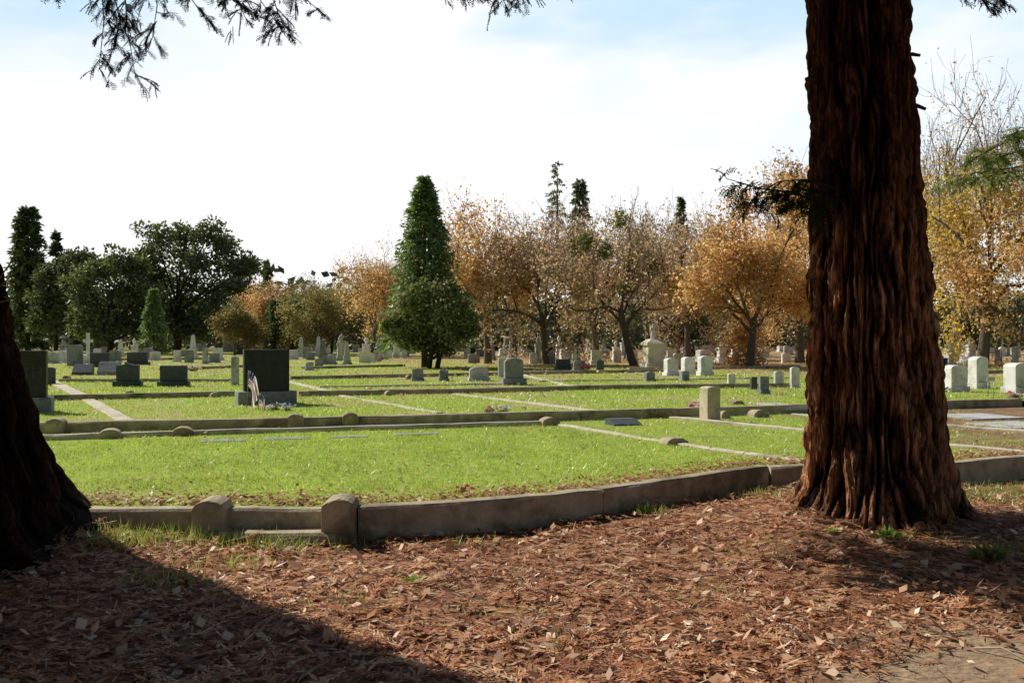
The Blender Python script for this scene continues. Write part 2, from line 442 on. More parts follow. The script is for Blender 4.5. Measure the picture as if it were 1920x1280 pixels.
keep = (v > 0) & (y < back(x) - .05) & (np.abs(x) < y * .64 + .6) & (rng.uniform(size=n) < dens * edge * (.35 + .9 * vn(x, y, 3, 9)))
x, y, right = x[keep], y[keep], right[keep]; m = len(x)
pat = vn(x, y, .9, 6)
c = np.where((rng.uniform(size=m) < np.where(right, .28, .04) + .2 * (pat > .7))[:, None], pick(m, DRYG, [.6, .4]), pick(m, GREENS, [.25, .4, .3, .05]))
c *= (.70 + .5 * vn(x, y, 2.3, 8))[:, None]
h = rng.uniform(.025, .07, m) * (.6 + .7 * vn(x, y, 2.6, 4))
tag(blades('grass', np.stack([x, y, la_z(x, y) - .004], 1), h, rng.uniform(.006, .011, m), c, M_grass, .6), 'short sunlit green grass on the nearest plots', 'grass', kind='stuff')
n = 280000
y = 13 + 45 * rng.uniform(size=n) ** 1.7; x = rng.uniform(-1, 1, n) * (y * .64 + 1)
keep = (y > back(x) + .25) & (rng.uniform(size=n) < np.clip(1.25 - np.abs(y - 13) / 48, .1, 1) * (.25 + 1.1 * (vn(x, y, .5, 11) * .6 + vn(x, y, 2.2, 12) * .4)))
dead = vn(x, y, .22, 15) * .7 + vn(x, y, 1.1, 16) * .3 + np.clip((y - 30) / 60, -.25, .3) + np.clip((x - 3) * .012, -.12, 0.10)
keep &= rng.uniform(size=n) > np.clip((dead - .52) * 4.5, 0, .95)
x, y, dead = x[keep], y[keep], dead[keep]; m = len(x)
c = np.where((rng.uniform(size=m) < np.clip((dead - .40) * 3, .04, .9))[:, None], pick(m, DRYG, [.6, .4]), pick(m, GREENS, [.25, .4, .3, .05]))
s = (y / 14) ** .8
tag(blades('grass', np.stack([x, y, np.full(m, LB - .004)], 1), rng.uniform(.03, .06, m) * np.minimum(s, 1.5), rng.uniform(.010, .016, m) * s, c, M_grass, .6), 'thin green and dry grass over the far lawns', 'grass', kind='stuff')
n = 24000
y = 16 + 60 * rng.uniform(size=n) ** 1.1; x = rng.uniform(-1, 1, n) * (y * .62 + 1)
dead = vn(x, y, .22, 15) * .7 + vn(x, y, 1.1, 16) * .3 + np.clip((y - 30) / 50, -.25, .35) + np.clip((x - 2) * .025, -.2, .18)
keep = (y > back(x) + .3) & (rng.uniform(size=n) < np.clip((dead - .40) * 3, .01, 1))
x, y = x[keep], y[keep]; m = len(x)
u = np.stack([rng.normal(size=m), rng.normal(size=m), rng.normal(0, .3, m)], 1)
o = leafmesh('fallen_leaves', np.stack([x, y, LB + rng.uniform(.01, .05, m)], 1), u, rng.uniform(.08, .16, m), rng.uniform(.06, .12, m), pick(m, [(.6, .42, .22), (.7, .52, .28), (.44, .28, .15)], [.4, .3, .3]), M_litter, v=np.stack([rng.normal(0, .3, m), rng.normal(0, .3, m), np.ones(m)], 1))
tag(o, 'orange fallen leaves scattered beneath the far trees', 'fallen leaves', kind='stuff')

# ------------------------------------------------------------------ leaf litter in the foreground
LIT = [(.085, .034, .019), (.36, .15, .078), (.62, .30, .16), (.78, .49, .29), (.86, .68, .50)]
def litter_pts(n):
    y = 3.0 + 6.8 * rng.uniform(size=n) ** 1.15; x = rng.uniform(-1, 1, n) * (y * .62 + .6)
    d2 = (x - DIRT[0]) ** 2 + 1.0 * (y - DIRT[1]) ** 2 + (vn(x, y, 2.2, 21) - .5) * 2
    k = (y < front(x) - .03) & (rng.uniform(size=n) < np.clip((d2 - .8) / 1.2, .05, 1)) & (rng.uniform(size=n) < .35 + .85 * vn(x, y, 2.5, 22))
    k &= ((x - RT[0]) ** 2 + (y - RT[1]) ** 2 > .45)
    return x[k], y[k]
x, y = litter_pts(40000); m = len(x)
az = rng.uniform(0, 2 * PI, m)
u = np.stack([np.cos(az), np.sin(az), rng.normal(.02, .18, m)], 1)
ln = rng.uniform(.035, .15, m); wd = rng.uniform(.007, .024, m)
P0 = np.stack([x, y, gh(x, y) + rng.uniform(.004, .025, m)], 1); C0 = pick(m, LIT, [.25, .28, .25, .15, .07], .25)
V0 = np.stack([rng.normal(0, .35, m), rng.normal(0, .35, m), np.ones(m)], 1)
x, y = litter_pts(5500); m = len(x); az = rng.uniform(0, 2 * PI, m)
P1 = np.stack([x, y, gh(x, y) + rng.uniform(.008, .035, m)], 1); U1 = np.stack([np.cos(az), np.sin(az), rng.normal(.1, .4, m)], 1)
L1 = rng.uniform(.04, .10, m); W1 = L1 * rng.uniform(.35, .8, m); C1 = pick(m, [(.68, .42, .25), (.82, .62, .45), (.50, .25, .13)], [.4, .2, .4], .2)
V1 = np.stack([rng.normal(0, .5, m), rng.normal(0, .5, m), np.ones(m)], 1)
x, y = litter_pts(8500); m = len(x); az = rng.uniform(0, 2 * PI, m); FL = rng.uniform(.10, .32, m); zz = gh(x, y) + rng.uniform(.012, .04, m); curl = rng.normal(0, 1.2, m); tilt = rng.normal(0, .12, m)
fc = pick(m, [(.44, .18, .085), (.66, .33, .17), (.80, .50, .29), (.16, .065, .035)], [.32, .34, .22, .12], .25)
Pn, Un, Ln, Wn, Cn, Vn = [], [], [], [], [], []
K = 7
px_, py_ = x.copy(), y.copy(); pz_ = zz.copy()
for k in range(K):
    a = az + curl * k / K
    dx, dy = np.cos(a), np.sin(a); st = FL / K
    Pn.append(np.stack([px_, py_, pz_], 1)); Un.append(np.stack([dx, dy, tilt], 1)); Ln.append(st * 1.35); Wn.append(np.full(m, .007)); Cn.append(fc * .75); Vn.append(np.tile([0., 0, 1], (m, 1)))
    if k > 0:
        for sgn in (-1, 1):
            b = a + sgn * rng.uniform(.4, .7, m)
            Pn.append(np.stack([px_, py_, pz_], 1)); Un.append(np.stack([np.cos(b), np.sin(b), tilt + rng.normal(0, .15, m)], 1)); Ln.append(FL * .2 * rng.uniform(.7, 1.2, m)); Wn.append(np.full(m, .010)); Cn.append(fc * rng.uniform(.8, 1.2, (m, 1))); Vn.append(np.tile([0., 0, 1], (m, 1)))
    px_ = px_ + dx * st; py_ = py_ + dy * st; pz_ = pz_ + tilt * st
o = leafmesh('leaf_litter', cat([P0, P1] + Pn), cat([u, U1] + Un), cat([ln, L1] + Ln), cat([wd, W1] + Wn), np.minimum(cat([C0, C1] + Cn), .88), M_litter, v=cat([V0, V1] + Vn))
tag(o, 'reddish brown dead redwood fronds and leaves covering the foreground', 'leaf litter', kind='stuff')
n = 8000; x = rng.uniform(-5, 9, n); y = front(x) + .2 + np.abs(rng.normal(0, .3, n)); far = rng.uniform(size=n) < .12
y = np.where(far, rng.uniform(8, 15, n), y); k = (y > front(x) + .19) & (y < back(x) - .1); x, y = x[k], y[k]; m = len(x); az = rng.uniform(0, 2 * PI, m)
o = leafmesh('fallen_leaves', np.stack([x, y, la_z(x, y) + rng.uniform(.01, .05, m)], 1), np.stack([np.cos(az), np.sin(az), rng.normal(0, .3, m)], 1), rng.uniform(.03, .085, m), rng.uniform(.01, .035, m), pick(m, [(.36, .16, .08), (.50, .27, .15), (.66, .48, .32)], [.5, .35, .15]), M_litter, v=np.stack([rng.normal(0, .4, m), rng.normal(0, .4, m), np.ones(m)], 1))
tag(o, 'brown leaves gathered on the lawn along the front kerb', 'fallen leaves', kind='stuff')
tufts = []
for (cx, cy, r, k, hh) in [(-2.5, 6.95, .6, 480, .15), (-2.95, 6.75, .5, 340, .15), (-1.75, 6.85, .35, 200, .14), (-1.9, 6.2, .4, 150, .12), (-1.25, 6.95, .25, 90, .10), (-2.2, 5.7, .4, 130, .11), (-.35, 7.05, .3, 80, .09), (5.2, 9.3, .9, 1100, .09), (4.6, 8.9, .6, 450, .09), (6.2, 9.6, .9, 900, .09), (5.3, 8.3, .6, 260, .09), (1.35, 8.1, .2, 90, .09), (2.45, 8.9, .35, 260, .10), (-.1, 5.2, .3, 40, .08), (1.2, 5.6, .4, 50, .1), (3.1, 6.8, .5, 120, .1), (4.0, 6.6, .5, 160, .1), (-1.0, 5.3, .4, 50, .1), (0.1, 4.6, .4, 35, .08), (1.9, 6.7, .5, 70, .1)]:
    tx = cx + rng.normal(0, r * .5, k); ty = cy + rng.normal(0, r * .3, k); kk = ty < front(tx) - .03
    tufts.append(np.stack([tx[kk], ty[kk], gh(tx[kk], ty[kk]), np.full(kk.sum(), hh)], 1))
T = cat(tufts); m = len(T)
tag(blades('weeds', T[:, :3], T[:, 3] * rng.uniform(.4, 1.25, m), rng.uniform(.005, .010, m), pick(m, [(.22, .36, .06), (.36, .47, .10), (.52, .46, .2)], [.4, .4, .2]), M_grass, .5), 'green weeds and grass tufts sprouting through the leaf litter', 'weeds', kind='stuff')

# ------------------------------------------------------------------ kerbs
def post(name, parent, x, y, rz, w, d, z0, z1, mat=CONC, rise=None):
    o = prism(name, arch(w, z0, z1, rise or w * .30, 10), -d / 2, d / 2, mat, parent, .014, .003)
    o.location = (x, y, 0); o.rotation_euler = (0, 0, rz); return o
k = empty('concrete_kerb', (0, 7.2, 0), 0, 'curved concrete kerb with two round topped posts and a step, nearest the camera', 'kerb', 'concrete kerbs around the grave plots')
def shift(path, o): return [(a - o.location.x, b - o.location.y) for a, b in path]
strip('wall', shift([(-1.24, 7.14), (-.7, 7.25), (.185, 7.63), (.82, 8.0)], k), .17, -.1, .262, CONC, k, .2)
strip('wall', shift([(.826, 8.004), (1.8, 8.79), (2.76, 9.52)], k), .17, -.1, .262, CONC, k, .2)
strip('wall', shift([(-5.2, 7.22), (-2.56, 7.2)], k), .16, -.1, .236, CONC, k, .2)
strip('riser', shift([(-2.32, 7.22), (-1.51, 7.22)], k), .15, -.1, .236, CONC, k, .2)
strip('step', shift([(-2.44, 7.0), (-1.30, 6.98)], k), .21, -.1, .085, CONC, k, .2)
post('post', k, -2.44, .02, .05, .25, .30, -.1, .325)
post('post', k, -1.39, -.02, .05, .265, .32, -.1, .345)
k = empty('concrete_kerb', (4.4, 9.6, 0), 0, 'low concrete kerb running off right behind the big redwood trunk', 'kerb', 'concrete kerbs around the grave plots')
strip('wall', shift([(2.80, 9.57), (4.6, 9.75), (5.98, 10.35), (9, 11.9)], k), .17, -.1, .25, CONC, k, .2)

def zs(o, z): return z - o.location.z
k = empty('plot_wall', (0, 14, LA), 0, 'long low plot wall crossing the middle lawn below the black monument', 'wall')
strip('wall', shift(BACK[1:7], k), .2, zs(k, .1), zs(k, .385), CONC, k, .4)
for px in (103, 553, 655):
    xx = (px - 960) / F * 13.9; yy = float(back(xx)); xx = (px - 960) / F * yy
    post('post', k, xx - 0, yy - 14 + .04, .25, .25, .3, zs(k, .1), zs(k, .45))
k = empty('plot_kerb', (-3, 13.5, LA), 0, 'thin kerb in front of the long plot wall with small rounded knobs', 'kerb')
strip('wall', shift([(-9, 11.65), (-6.4, 12.45), (-3, 13.5), (.65, 14.6)], k), .14, -.1, .07, CONC2, k, .4)
for px, dd in ((207, 12.7), (347, 13.05), (1030, 14.5)):
    xx = (px - 960) / F * dd
    yy = float(np.interp(xx, [-9, -6.4, -3, .65], [11.65, 12.45, 13.5, 14.6]))
    post('post', k, xx + 3, yy - 13.5 + .05, .28, .30, .24, -.1, .13, CONC, .09)

def kerb(pts, z, w, h, label, mat=CONC2, name='plot_kerb'):
    p0 = pts[0]
    o = strip(name, [(p[0] - p0[0], p[1] - p0[1]) for p in pts], w, -.1, h, mat, None, .4, .012)
    o.location = (p0[0], p0[1], z); tag(o, label, 'kerb'); return o
kerb([(.74, 14.45), (.8, 14.3), (1.79, 12.4), (2.59, 11.0), (3.27, 10.05)], LA, .13, .035, 'pale flush kerb slanting from the middle wall down to the redwood')
kerb([(2.8, 15.8), (4.39, 13.5), (5.58, 11.57), (6.3, 10.7)], LA, .13, .05, 'pale kerb passing behind the redwood towards the right edge')
kerb([(5.2, 16.5), (6.9, 14.3), (7.9, 13.1)], LA, .13, .04, 'pale kerb farthest right on the near plots')
def pk(pts, w, h, label, mat=CONC2):
    q = [P(a, b, LB) for a, b in pts]; kerb([(v.x, v.y) for v in q], LB, w, h, label, mat)
pk([(70, 752), (440, 743)], .2, .12, 'dark kerb line between dark monument at left edge and black monument', CONC)
pk([(560, 743), (900, 737), (1130, 730), (1480, 726)], .2, .12, 'long kerb line right of the black monument across the lawn', CONC)
pk([(110, 716), (440, 716)], .2, .10, 'kerb line in front of the two dark tablets at left', CONC)
pk([(545, 712), (900, 704), (1250, 697)], .2, .12, 'kerb line in front of the grey rounded gravestones', CONC)
pk([(252, 789), (178, 750)], .26, .03, 'pale concrete strip crossing the lawn at left')
pk([(832, 775), (640, 741)], .14, .02, 'thin pale strip crossing the lawn right of the black monument')
pk([(1118, 770), (862, 739)], .22, .025, 'pale strip crossing the middle of the lawn')
pk([(176, 748), (108, 717)], .3, .05, 'pale strip at the far left behind the first kerb line')
pk([(640, 738), (540, 714)], .2, .03, 'pale strip behind the long kerb line right of the black monument')
pk([(1105, 731), (985, 703)], .2, .03, 'pale strip right of the tall grey arched gravestone')
pk([(600, 727), (960, 721)], .15, .05, 'thin pale kerb between the two long kerb lines at centre')
pk([(1010, 716), (1500, 709)], .15, .05, 'thin pale kerb in front of the three pale block stones')
pk([(340, 694), (470, 688)], .25, .12, 'far kerb behind the dark tablets at left', CONC)
pk([(570, 692), (760, 687)], .25, .12, 'far kerb left of the round evergreen tree', CONC)
pk([(1180, 694), (1500, 690)], .25, .12, 'far kerb behind the three pale block stones', CONC)
pk([(1740, 702), (1990, 699)], .25, .14, 'far kerb behind the white block stones at right', CONC)
pk([(150, 676), (420, 674)], .3, .16, 'most distant kerb at left under the dark oaks', CONC)

# ------------------------------------------------------------------ gravestones
GROT = math.radians(13)
GG = 'gravestones across the cemetery lawn'
NAMES = {'tablet': 'tablet_gravestone', 'arch': 'arched_gravestone', 'serp': 'tablet_gravestone', 'block': 'block_gravestone', 'obelisk': 'obelisk_gravestone', 'pedestal': 'pedestal_gravestone', 'cross': 'cross_gravestone', 'slant': 'slant_gravestone', 'flat': 'flat_grave_marker', 'slab': 'arched_gravestone', 'column': 'statue_gravestone', 'angel': 'angel_monument'}
def grave(kind, px, yt, yb, wpx, mat, label, basew=None, z=LB, rz=None, name=None, cat='gravestone', T=None):
    p = P(px, yb, z); d = p.y
    W = wpx * d / F; H = (yb - yt) * d / F
    r = GROT + rnd.uniform(-.06, .06) if rz is None else rz
    o = empty(name or NAMES[kind], p, r, label, cat, GG)
    T = T or max(.1, min(.3, W * .3))
    if kind in ('tablet', 'arch', 'serp'):
        BW = (basew or wpx * 1.2) * d / F; bh = H * .24
        boxp('base', BW, T * 2, -.05, bh, mat if mat is not BK else GR, o, .015)
        prof = rect(W, bh, H) if kind == 'tablet' else (arch(W, bh, H, W * .22) if kind == 'arch' else serp(W, bh, H))
        prism('tablet', prof, -T / 2, T / 2, mat, o, .012)
    elif kind == 'slab':
        prism('tablet', arch(W, -.05, H, W * .15), -T / 2, T / 2, mat, o, .012)
        boxp('base', W * 1.15, T * 1.5, -.05, H * .05, mat, o, .01)
    elif kind == 'block':
        boxp('base', W * 1.18, W * 1.0, -.05, H * .2, mat, o, .015)
        prism('die', arch(W, H * .2, H, H * .12), -W * .4, W * .4, mat, o, .015)
    elif kind == 'slant':
        mb = MB(); dd = W * .45
        a = [(-W / 2, -dd, 0), (W / 2, -dd, 0), (W / 2, dd, 0), (-W / 2, dd, 0), (-W / 2, -dd, H * .3), (W / 2, -dd, H * .3), (W / 2, dd * .1, H), (-W / 2, dd * .1, H), (W / 2, dd, H), (-W / 2, dd, H)]
        mb.v = [Vector(q) for q in a]
        mb.f = [(3, 2, 1, 0), (0, 1, 5, 4), (4, 5, 6, 7), (7, 6, 8, 9), (2, 3, 9, 8), (1, 2, 8, 6, 5), (0, 4, 7, 9, 3)]
        mb.build('marker', mat, o, False); boxp('base', W * 1.12, dd * 2.3, -.05, H * .1, mat, o, .01)
    elif kind == 'obelisk':
        boxp('base', W * 1.5, W * 1.5, -.05, H * .08, mat, o, .015); boxp('plinth', W * 1.2, W * 1.2, H * .08, H * .16, mat, o, .015)
        boxp('die', W, W, H * .16, H * .36, mat, o, .01); boxp('cap', W * 1.15, W * 1.15, H * .36, H * .40, mat, o, .015)
        lathe('shaft', [(W * .55, H * .40), (W * .34, H * .93), (W * .02, H)], 4, mat, o, PI / 4, False)
    elif kind == 'pedestal':
        boxp('base', W * 1.35, W * 1.35, -.05, H * .12, mat, o, .02); boxp('plinth', W * 1.1, W * 1.1, H * .12, H * .2, mat, o, .015)
        boxp('die', W * .86, W * .86, H * .2, H * .6, mat, o, .01); boxp('cap', W * 1.05, W * 1.05, H * .6, H * .68, mat, o, .02)
        lathe('urn', [(W * .2, H * .68), (W * .12, H * .72), (W * .30, H * .82), (W * .32, H * .88), (W * .14, H * .93), (W * .05, H)], 12, mat, o)
    elif kind == 'cross':
        boxp('base', W * 1.3, W * 1.1, -.05, H * .12, mat, o, .02); boxp('plinth', W, W * .8, H * .12, H * .3, mat, o, .015)
        a = W * .14; b = W * .42; z1 = H * .70; z2 = H * .80
        prism('cross', [(-a, H * .3), (a, H * .3), (a, z1), (b, z1), (b, z2), (a, z2), (a, H), (-a, H), (-a, z2), (-b, z2), (-b, z1), (-a, z1)], -a, a, mat, o, .008)
    elif kind == 'flat':
        boxp('marker', W, (yb - yt) * d * d / F / (CZ - z), -.05, .018, mat, o, .006)
    elif kind in ('column', 'angel'):
        k = W
        if kind == 'angel':
            boxp('base', k * 1.05, k * 1.05, -.05, H * .12, mat, o, .03); boxp('die', k * .82, k * .82, H * .12, H * .52, mat, o, .02)
            boxp('cornice', k * 1.0, k * 1.0, H * .52, H * .58, mat, o, .03)
            lathe('roof', [(k * .62, H * .58), (k * .30, H * .66)], 4, mat, o, PI / 4, False); zb = H * .66; hs = H * .34; fw = hs * .16
        else:
            boxp('base', k * 1.3, k * 1.3, -.05, H * .12, mat, o, .02); boxp('die', k * .9, k * .9, H * .12, H * .5, mat, o, .015)
            boxp('cap', k * 1.15, k * 1.15, H * .5, H * .56, mat, o, .02); zb = H * .56; hs = H * .44; fw = hs * .16
        lathe('statue', [(fw * 1.35, zb), (fw * 1.2, zb + hs * .15), (fw * .85, zb + hs * .45), (fw * .72, zb + hs * .55), (fw * 1.12, zb + hs * .72), (fw * .95, zb + hs * .79), (fw * .35, zb + hs * .82), (fw * .34, zb + hs * .84), (fw * .50, zb + hs * .88), (fw * .55, zb + hs * .93), (fw * .4, zb + hs * .98), (fw * .08, zb + hs)], 14, mat, o, sy=.75)
        for sgn in (-1, 1):
            mb = MB(); mb.tube([Vector((sgn * fw * 1.0, 0, zb + hs * .75)), Vector((sgn * fw * 1.35, -fw * .35, zb + hs * .58)), Vector((sgn * fw * .3, -fw * 1.1, zb + hs * .60))], [fw * .36, fw * .32, fw * .2], 7)
            mb.build('arm', mat, o)
            if kind == 'angel':
                mb = MB(); pts = [(.15, .72), (.6, .94), (1.15, .86), (1.25, .55), (.95, .25), (.5, .4)]
                for yy in (fw * .7, fw * .95):
                    for (a, c) in pts: mb.v.append(Vector((sgn * a * fw, yy, zb + hs * c)))
                nn = len(pts); mb.f.append(tuple(range(nn))); mb.f.append(tuple(range(nn, 2 * nn))[::-1])
                for i in range(nn): mb.f.append((i, (i + 1) % nn, nn + (i + 1) % nn, nn + i))
                mb.build('wing', mat, o, False)
    return o

t = grave('tablet', 56, 657, 772, 58, BK, 'large black monument cut by the left edge beside the redwood trunk', 78, rz=.30)
fc = bpy.data.curves.new('lettering', 'FONT'); fc.body = 'TH'; fc.size = .26; fc.extrude = .004; fc.align_x = 'RIGHT'
fo = bpy.data.objects.new('tmp', fc); COL.objects.link(fo)
bpy.context.view_layer.update()
fm = bpy.data.meshes.new_from_object(fo.evaluated_get(bpy.context.evaluated_depsgraph_get())); bpy.data.objects.remove(fo)
lt = link('lettering', fm, stone('carved_letter', (.05, .053, .05), (.08, .083, .08), 9), t); lt.rotation_euler = (PI / 2, 0, 0); lt.location = (.23, -.088, .62)
grave('slab', 92, 688, 722, 22, DG, 'small dark stone peeking out behind the large left edge monument')
grave('tablet', 499, 655, 757, 82, BK, 'tall black granite monument on a grey base with a flag leaning on it', 106, rz=.40, name='black_monument', cat='monument')
grave('slab', 441, 668, 722, 14, LG, 'narrow pale upright stone just left behind the black monument')
grave('slant', 156, 683, 703, 33, DG, 'low dark slant stone at left, left one of a close pair')
grave('slant', 205, 678, 703, 36, GR, 'low grey slant stone at left, right one of a close pair')
grave('serp', 240, 681, 724, 40, DG, 'dark rounded tablet on a base, left of the two dark tablets', 50)
grave('tablet', 326, 685, 724, 48, DG, 'square dark tablet on a base, right of the two dark tablets', 56)
grave('tablet', 258, 660, 684, 36, DG, 'wide dark tablet behind the gap between the two dark tablets', 42)
grave('slab', 141, 646, 686, 27, GR, 'tall grey stone beside the white cross at left')
grave('cross', 165, 624, 684, 20, WH, 'white stone cross on a pedestal at far left')
grave('tablet', 188, 661, 688, 34, DG, 'dark wide tablet just right of the white cross')
grave('obelisk', 120, 622, 658, 9, WH, 'thin pale obelisk at far left, left of a pair')
grave('obelisk', 131, 613, 656, 9, LG, 'taller pale obelisk at far left, right of a pair')
grave('obelisk', 362, 626, 672, 13, WH, 'white obelisk under the dark oak trees')
grave('pedestal', 428, 600, 660, 19, GR, 'tall grey monument with an urn under the right end of the oaks')
grave('tablet', 455, 640, 664, 20, DG, 'dark block stone beside the tall grey urn monument')
grave('obelisk', 521, 617, 657, 10, LG, 'slim pale obelisk above the black monument')
grave('pedestal', 641, 625, 668, 14, LG, 'pale urn pedestal, left of two between black monument and evergreen')
grave('pedestal', 687, 632, 670, 15, WH, 'white urn pedestal, right of two between black monument and evergreen')
grave('slab', 575, 650, 672, 15, GR, 'small grey stone right above the black monument')
grave('block', 580, 678, 694, 15, LG, 'small pale block stone right of the black monument')
grave('slab', 598, 672, 690, 15, GR, 'small grey upright stone right of the pale block')
grave('slab', 614, 652, 668, 12, LG, 'little pale stone left of the two urn pedestals')
grave('slab', 715, 648, 668, 11, GR, 'tiny grey stone right of the white urn pedestal')
grave('slab', 730, 650, 671, 10, WH, 'first of three tiny white stones left of the evergreen')
grave('slab', 744, 649, 671, 10, WH, 'middle of three tiny white stones left of the evergreen')
grave('slab', 758, 651, 671, 10, WH, 'last of three tiny white stones left of the evergreen')
grave('slab', 385, 652, 682, 11, LG, 'pale narrow stone beside the white obelisk under the oaks')
grave('tablet', 402, 662, 680, 18, GR, 'grey low tablet left of the tall urn monument')
grave('serp', 783, 690, 714, 21, GR, 'small grey stone at the foot of the round evergreen, left of a pair', 24)
grave('serp', 832, 692, 714, 17, GR, 'smaller grey stone at the foot of the round evergreen, right of a pair', 20)
grave('arch', 898, 687, 714, 36, LG, 'wide light grey rounded gravestone right of the round evergreen', 40)
grave('arch', 963, 671, 721, 36, GR, 'tall grey arched gravestone in the middle of the lawn', 46)
grave('slab', 941, 671, 706, 14, LG, 'pale stone half hidden behind the tall grey arched gravestone')
grave('slab', 1000, 661, 682, 14, WH, 'small white stone right behind the tall grey arched gravestone')
grave('tablet', 1056, 673, 693, 27, DG, 'dark tablet under the autumn trees right of centre', 30)
grave('slab', 1085, 675, 698, 20, GR, 'grey stone beside pink flowers right of centre')
grave('slab', 1125, 675, 698, 14, DG, 'narrow dark stone right of the pink flowers')
grave('slab', 1157, 655, 680, 15, LG, 'pale stone left of the leaning autumn tree trunk')
grave('slab', 1073, 655, 672, 13, LG, 'small pale stone behind the dark tablet under the autumn trees')
grave('slab', 876, 652, 672, 12, LG, 'tiny pale stone just right of the round evergreen')
grave('slab', 1180, 655, 676, 12, GR, 'small grey stone between leaning trunk and angel monument')
grave('angel', 1225, 607, 691, 40, CR, 'cream stone monument topped by an angel statue', name='angel_monument', cat='monument')
grave('block', 1258, 671, 704, 22, WH, 'left of three pale domed block stones right of the angel')
grave('block', 1290, 669, 702, 21, WH, 'middle of three pale domed block stones right of the angel')
grave('block', 1322, 667, 704, 23, WH, 'right of three pale domed block stones right of the angel')
grave('block', 1218, 697, 714, 17, GR, 'small low grey block in front of the angel monument')
grave('block', 1283, 695, 714, 15, GR, 'small low grey block in front of the three pale blocks')
grave('slab', 1371, 700, 724, 14, WH, 'small white upright stone right of the three pale blocks')
grave('slab', 1413, 706, 730, 12, DG, 'narrow dark upright stone beside the grey tablet')
grave('tablet', 1432, 705, 739, 18, GR, 'grey tablet stone left of the redwood trunk', 20)
grave('slab', 1460, 696, 726, 18, LG, 'pale upright stone left of the redwood trunk')
grave('slab', 1490, 688, 727, 17, WH, 'white upright stone touching the left side of the redwood')
grave('slab', 1380, 652, 676, 12, LG, 'small pale stone beneath the orange autumn tree')
grave('slab', 1475, 648, 674, 12, LG, 'small pale stone right of the orange tree trunk')
grave('obelisk', 1420, 636, 676, 11, LG, 'pale obelisk under the orange autumn tree')
grave('slab', 1352, 655, 676, 13, GR, 'small grey stone left of the orange tree trunk')
grave('block', 1790, 684, 734, 34, WH, 'white square block stone right of the redwood')
grave('block', 1834, 668, 728, 27, WH, 'taller white block stone right of the redwood')
grave('block', 1907, 680, 736, 36, WH, 'white block stone cut by the right edge')
grave('slab', 1902, 650, 690, 16, LG, 'pale stone behind the right edge block stone')
grave('column', 1752, 600, 684, 15, WH, 'white statue on a pillar at the right of the redwood trunk', cat='monument')
grave('pedestal', 1780, 636, 688, 14, LG, 'pale urn pedestal at right near the blue barrel')
grave('slab', 1872, 655, 686, 14, GR, 'grey stone left of the right edge stones')
grave('obelisk', 1808, 640, 682, 12, LG, 'slender pale obelisk behind the white block stones at right')
grave('slab', 1331, 724, 789, 28, BR, 'tan sandstone slab gravestone standing before the plot wall', z=LA, rz=.36, T=.26)
grave('slant', 1168, 785, 796, 54, DG, 'long low dark wedge marker in front of the plot wall', z=LA)
grave('flat', 420, 822, 827, 84, GR, 'flat grey marker in the grass, first from left', z=LA, rz=.28)
grave('flat', 538, 819, 823, 84, GR, 'flat grey marker in the grass, second from left', z=LA, rz=.28)
grave('flat', 655, 816, 819.5, 70, GR, 'flat grey marker in the grass, third from left', z=LA, rz=.28)
grave('flat', 780, 811, 814.5, 80, GR, 'flat grey marker in the grass, fourth from left', z=LA, rz=.28)
grave('flat', 1465, 753, 760, 50, LG, 'flat pale marker on the lawn left of the redwood', z=LB)
grave('flat', 1830, 772, 781, 120, LG, 'flat pale slab right of the redwood, farther one', z=LA)
grave('flat', 1905, 786, 797, 120, LG, 'flat pale slab right of the redwood, nearer one', z=LA)
for (a, b, n, where) in [(95, 415, 20, 'far rows under the dark oaks'), (545, 775, 24, 'far rows between black monument and evergreen'), (885, 1195, 26, 'far rows under the autumn trees at centre'), (1240, 1495, 17, 'far rows under the broad orange tree'), (1735, 1918, 12, 'far rows right of the redwood trunk')]:
    for i in range(n):
        kd = rnd.choice(['slab', 'slab', 'block', 'tablet', 'obelisk', 'pedestal']); yb = rnd.uniform(656, 684)
        sc_ = .7 + (yb - 656) / 40
        tall = kd in ('obelisk', 'pedestal'); hh = sc_ * (rnd.uniform(28, 40) if tall else rnd.uniform(13, 20))
        word = {'slab': 'rounded stone', 'block': 'block stone', 'tablet': 'square tablet', 'obelisk': 'obelisk', 'pedestal': 'urn pedestal'}[kd]
        mt, cw = rnd.choice([(WH, 'white'), (WH, 'white'), (LG, 'pale grey'), (GR, 'grey')])
        grave(kd, a + (b - a) * (i + rnd.random()) / n, yb - hh, yb, sc_ * (rnd.uniform(8, 12) if tall else rnd.uniform(10, 19)), mt, f'tiny {cw} {word} in the {where}')
def knob(px, py, wpx, hpx, z, label, mat=CONC):
    p = P(px, py, z); W = wpx * p.y / F; H = hpx * p.y / F
    o = prism('kerb_knob', arch(W, -.05, H, H * .8, 12), -W * .35, W * .35, mat, None, .01, .004); o.location = p; o.rotation_euler = (0, 0, .4 + rnd.uniform(-.2, .2))
    tag(o, label, 'kerb stone', 'rounded kerb stones')
knob(1263, 833, 46, 14, LA, 'rounded kerb stone beside the slanting pale kerb, nearest the camera')
knob(1380, 769, 30, 19, LA, 'upright rounded kerb stone right of the tan sandstone slab')
knob(1421, 781, 34, 13, LA, 'low rounded kerb stone right of the tan sandstone slab')
knob(1357, 784, 20, 14, LA, 'small rounded kerb stone touching the tan sandstone slab')
knob(243, 742, 20, 10, LB, 'rounded kerb stone on the kerb line below the dark rounded tablet')
knob(404, 744, 24, 9, LB, 'rounded kerb stone left of the black monument')
knob(730, 741, 18, 9, LB, 'rounded kerb stone right of the black monument')
knob(768, 711, 15, 9, LB, 'tiny rounded kerb stone left of the small grey stones')
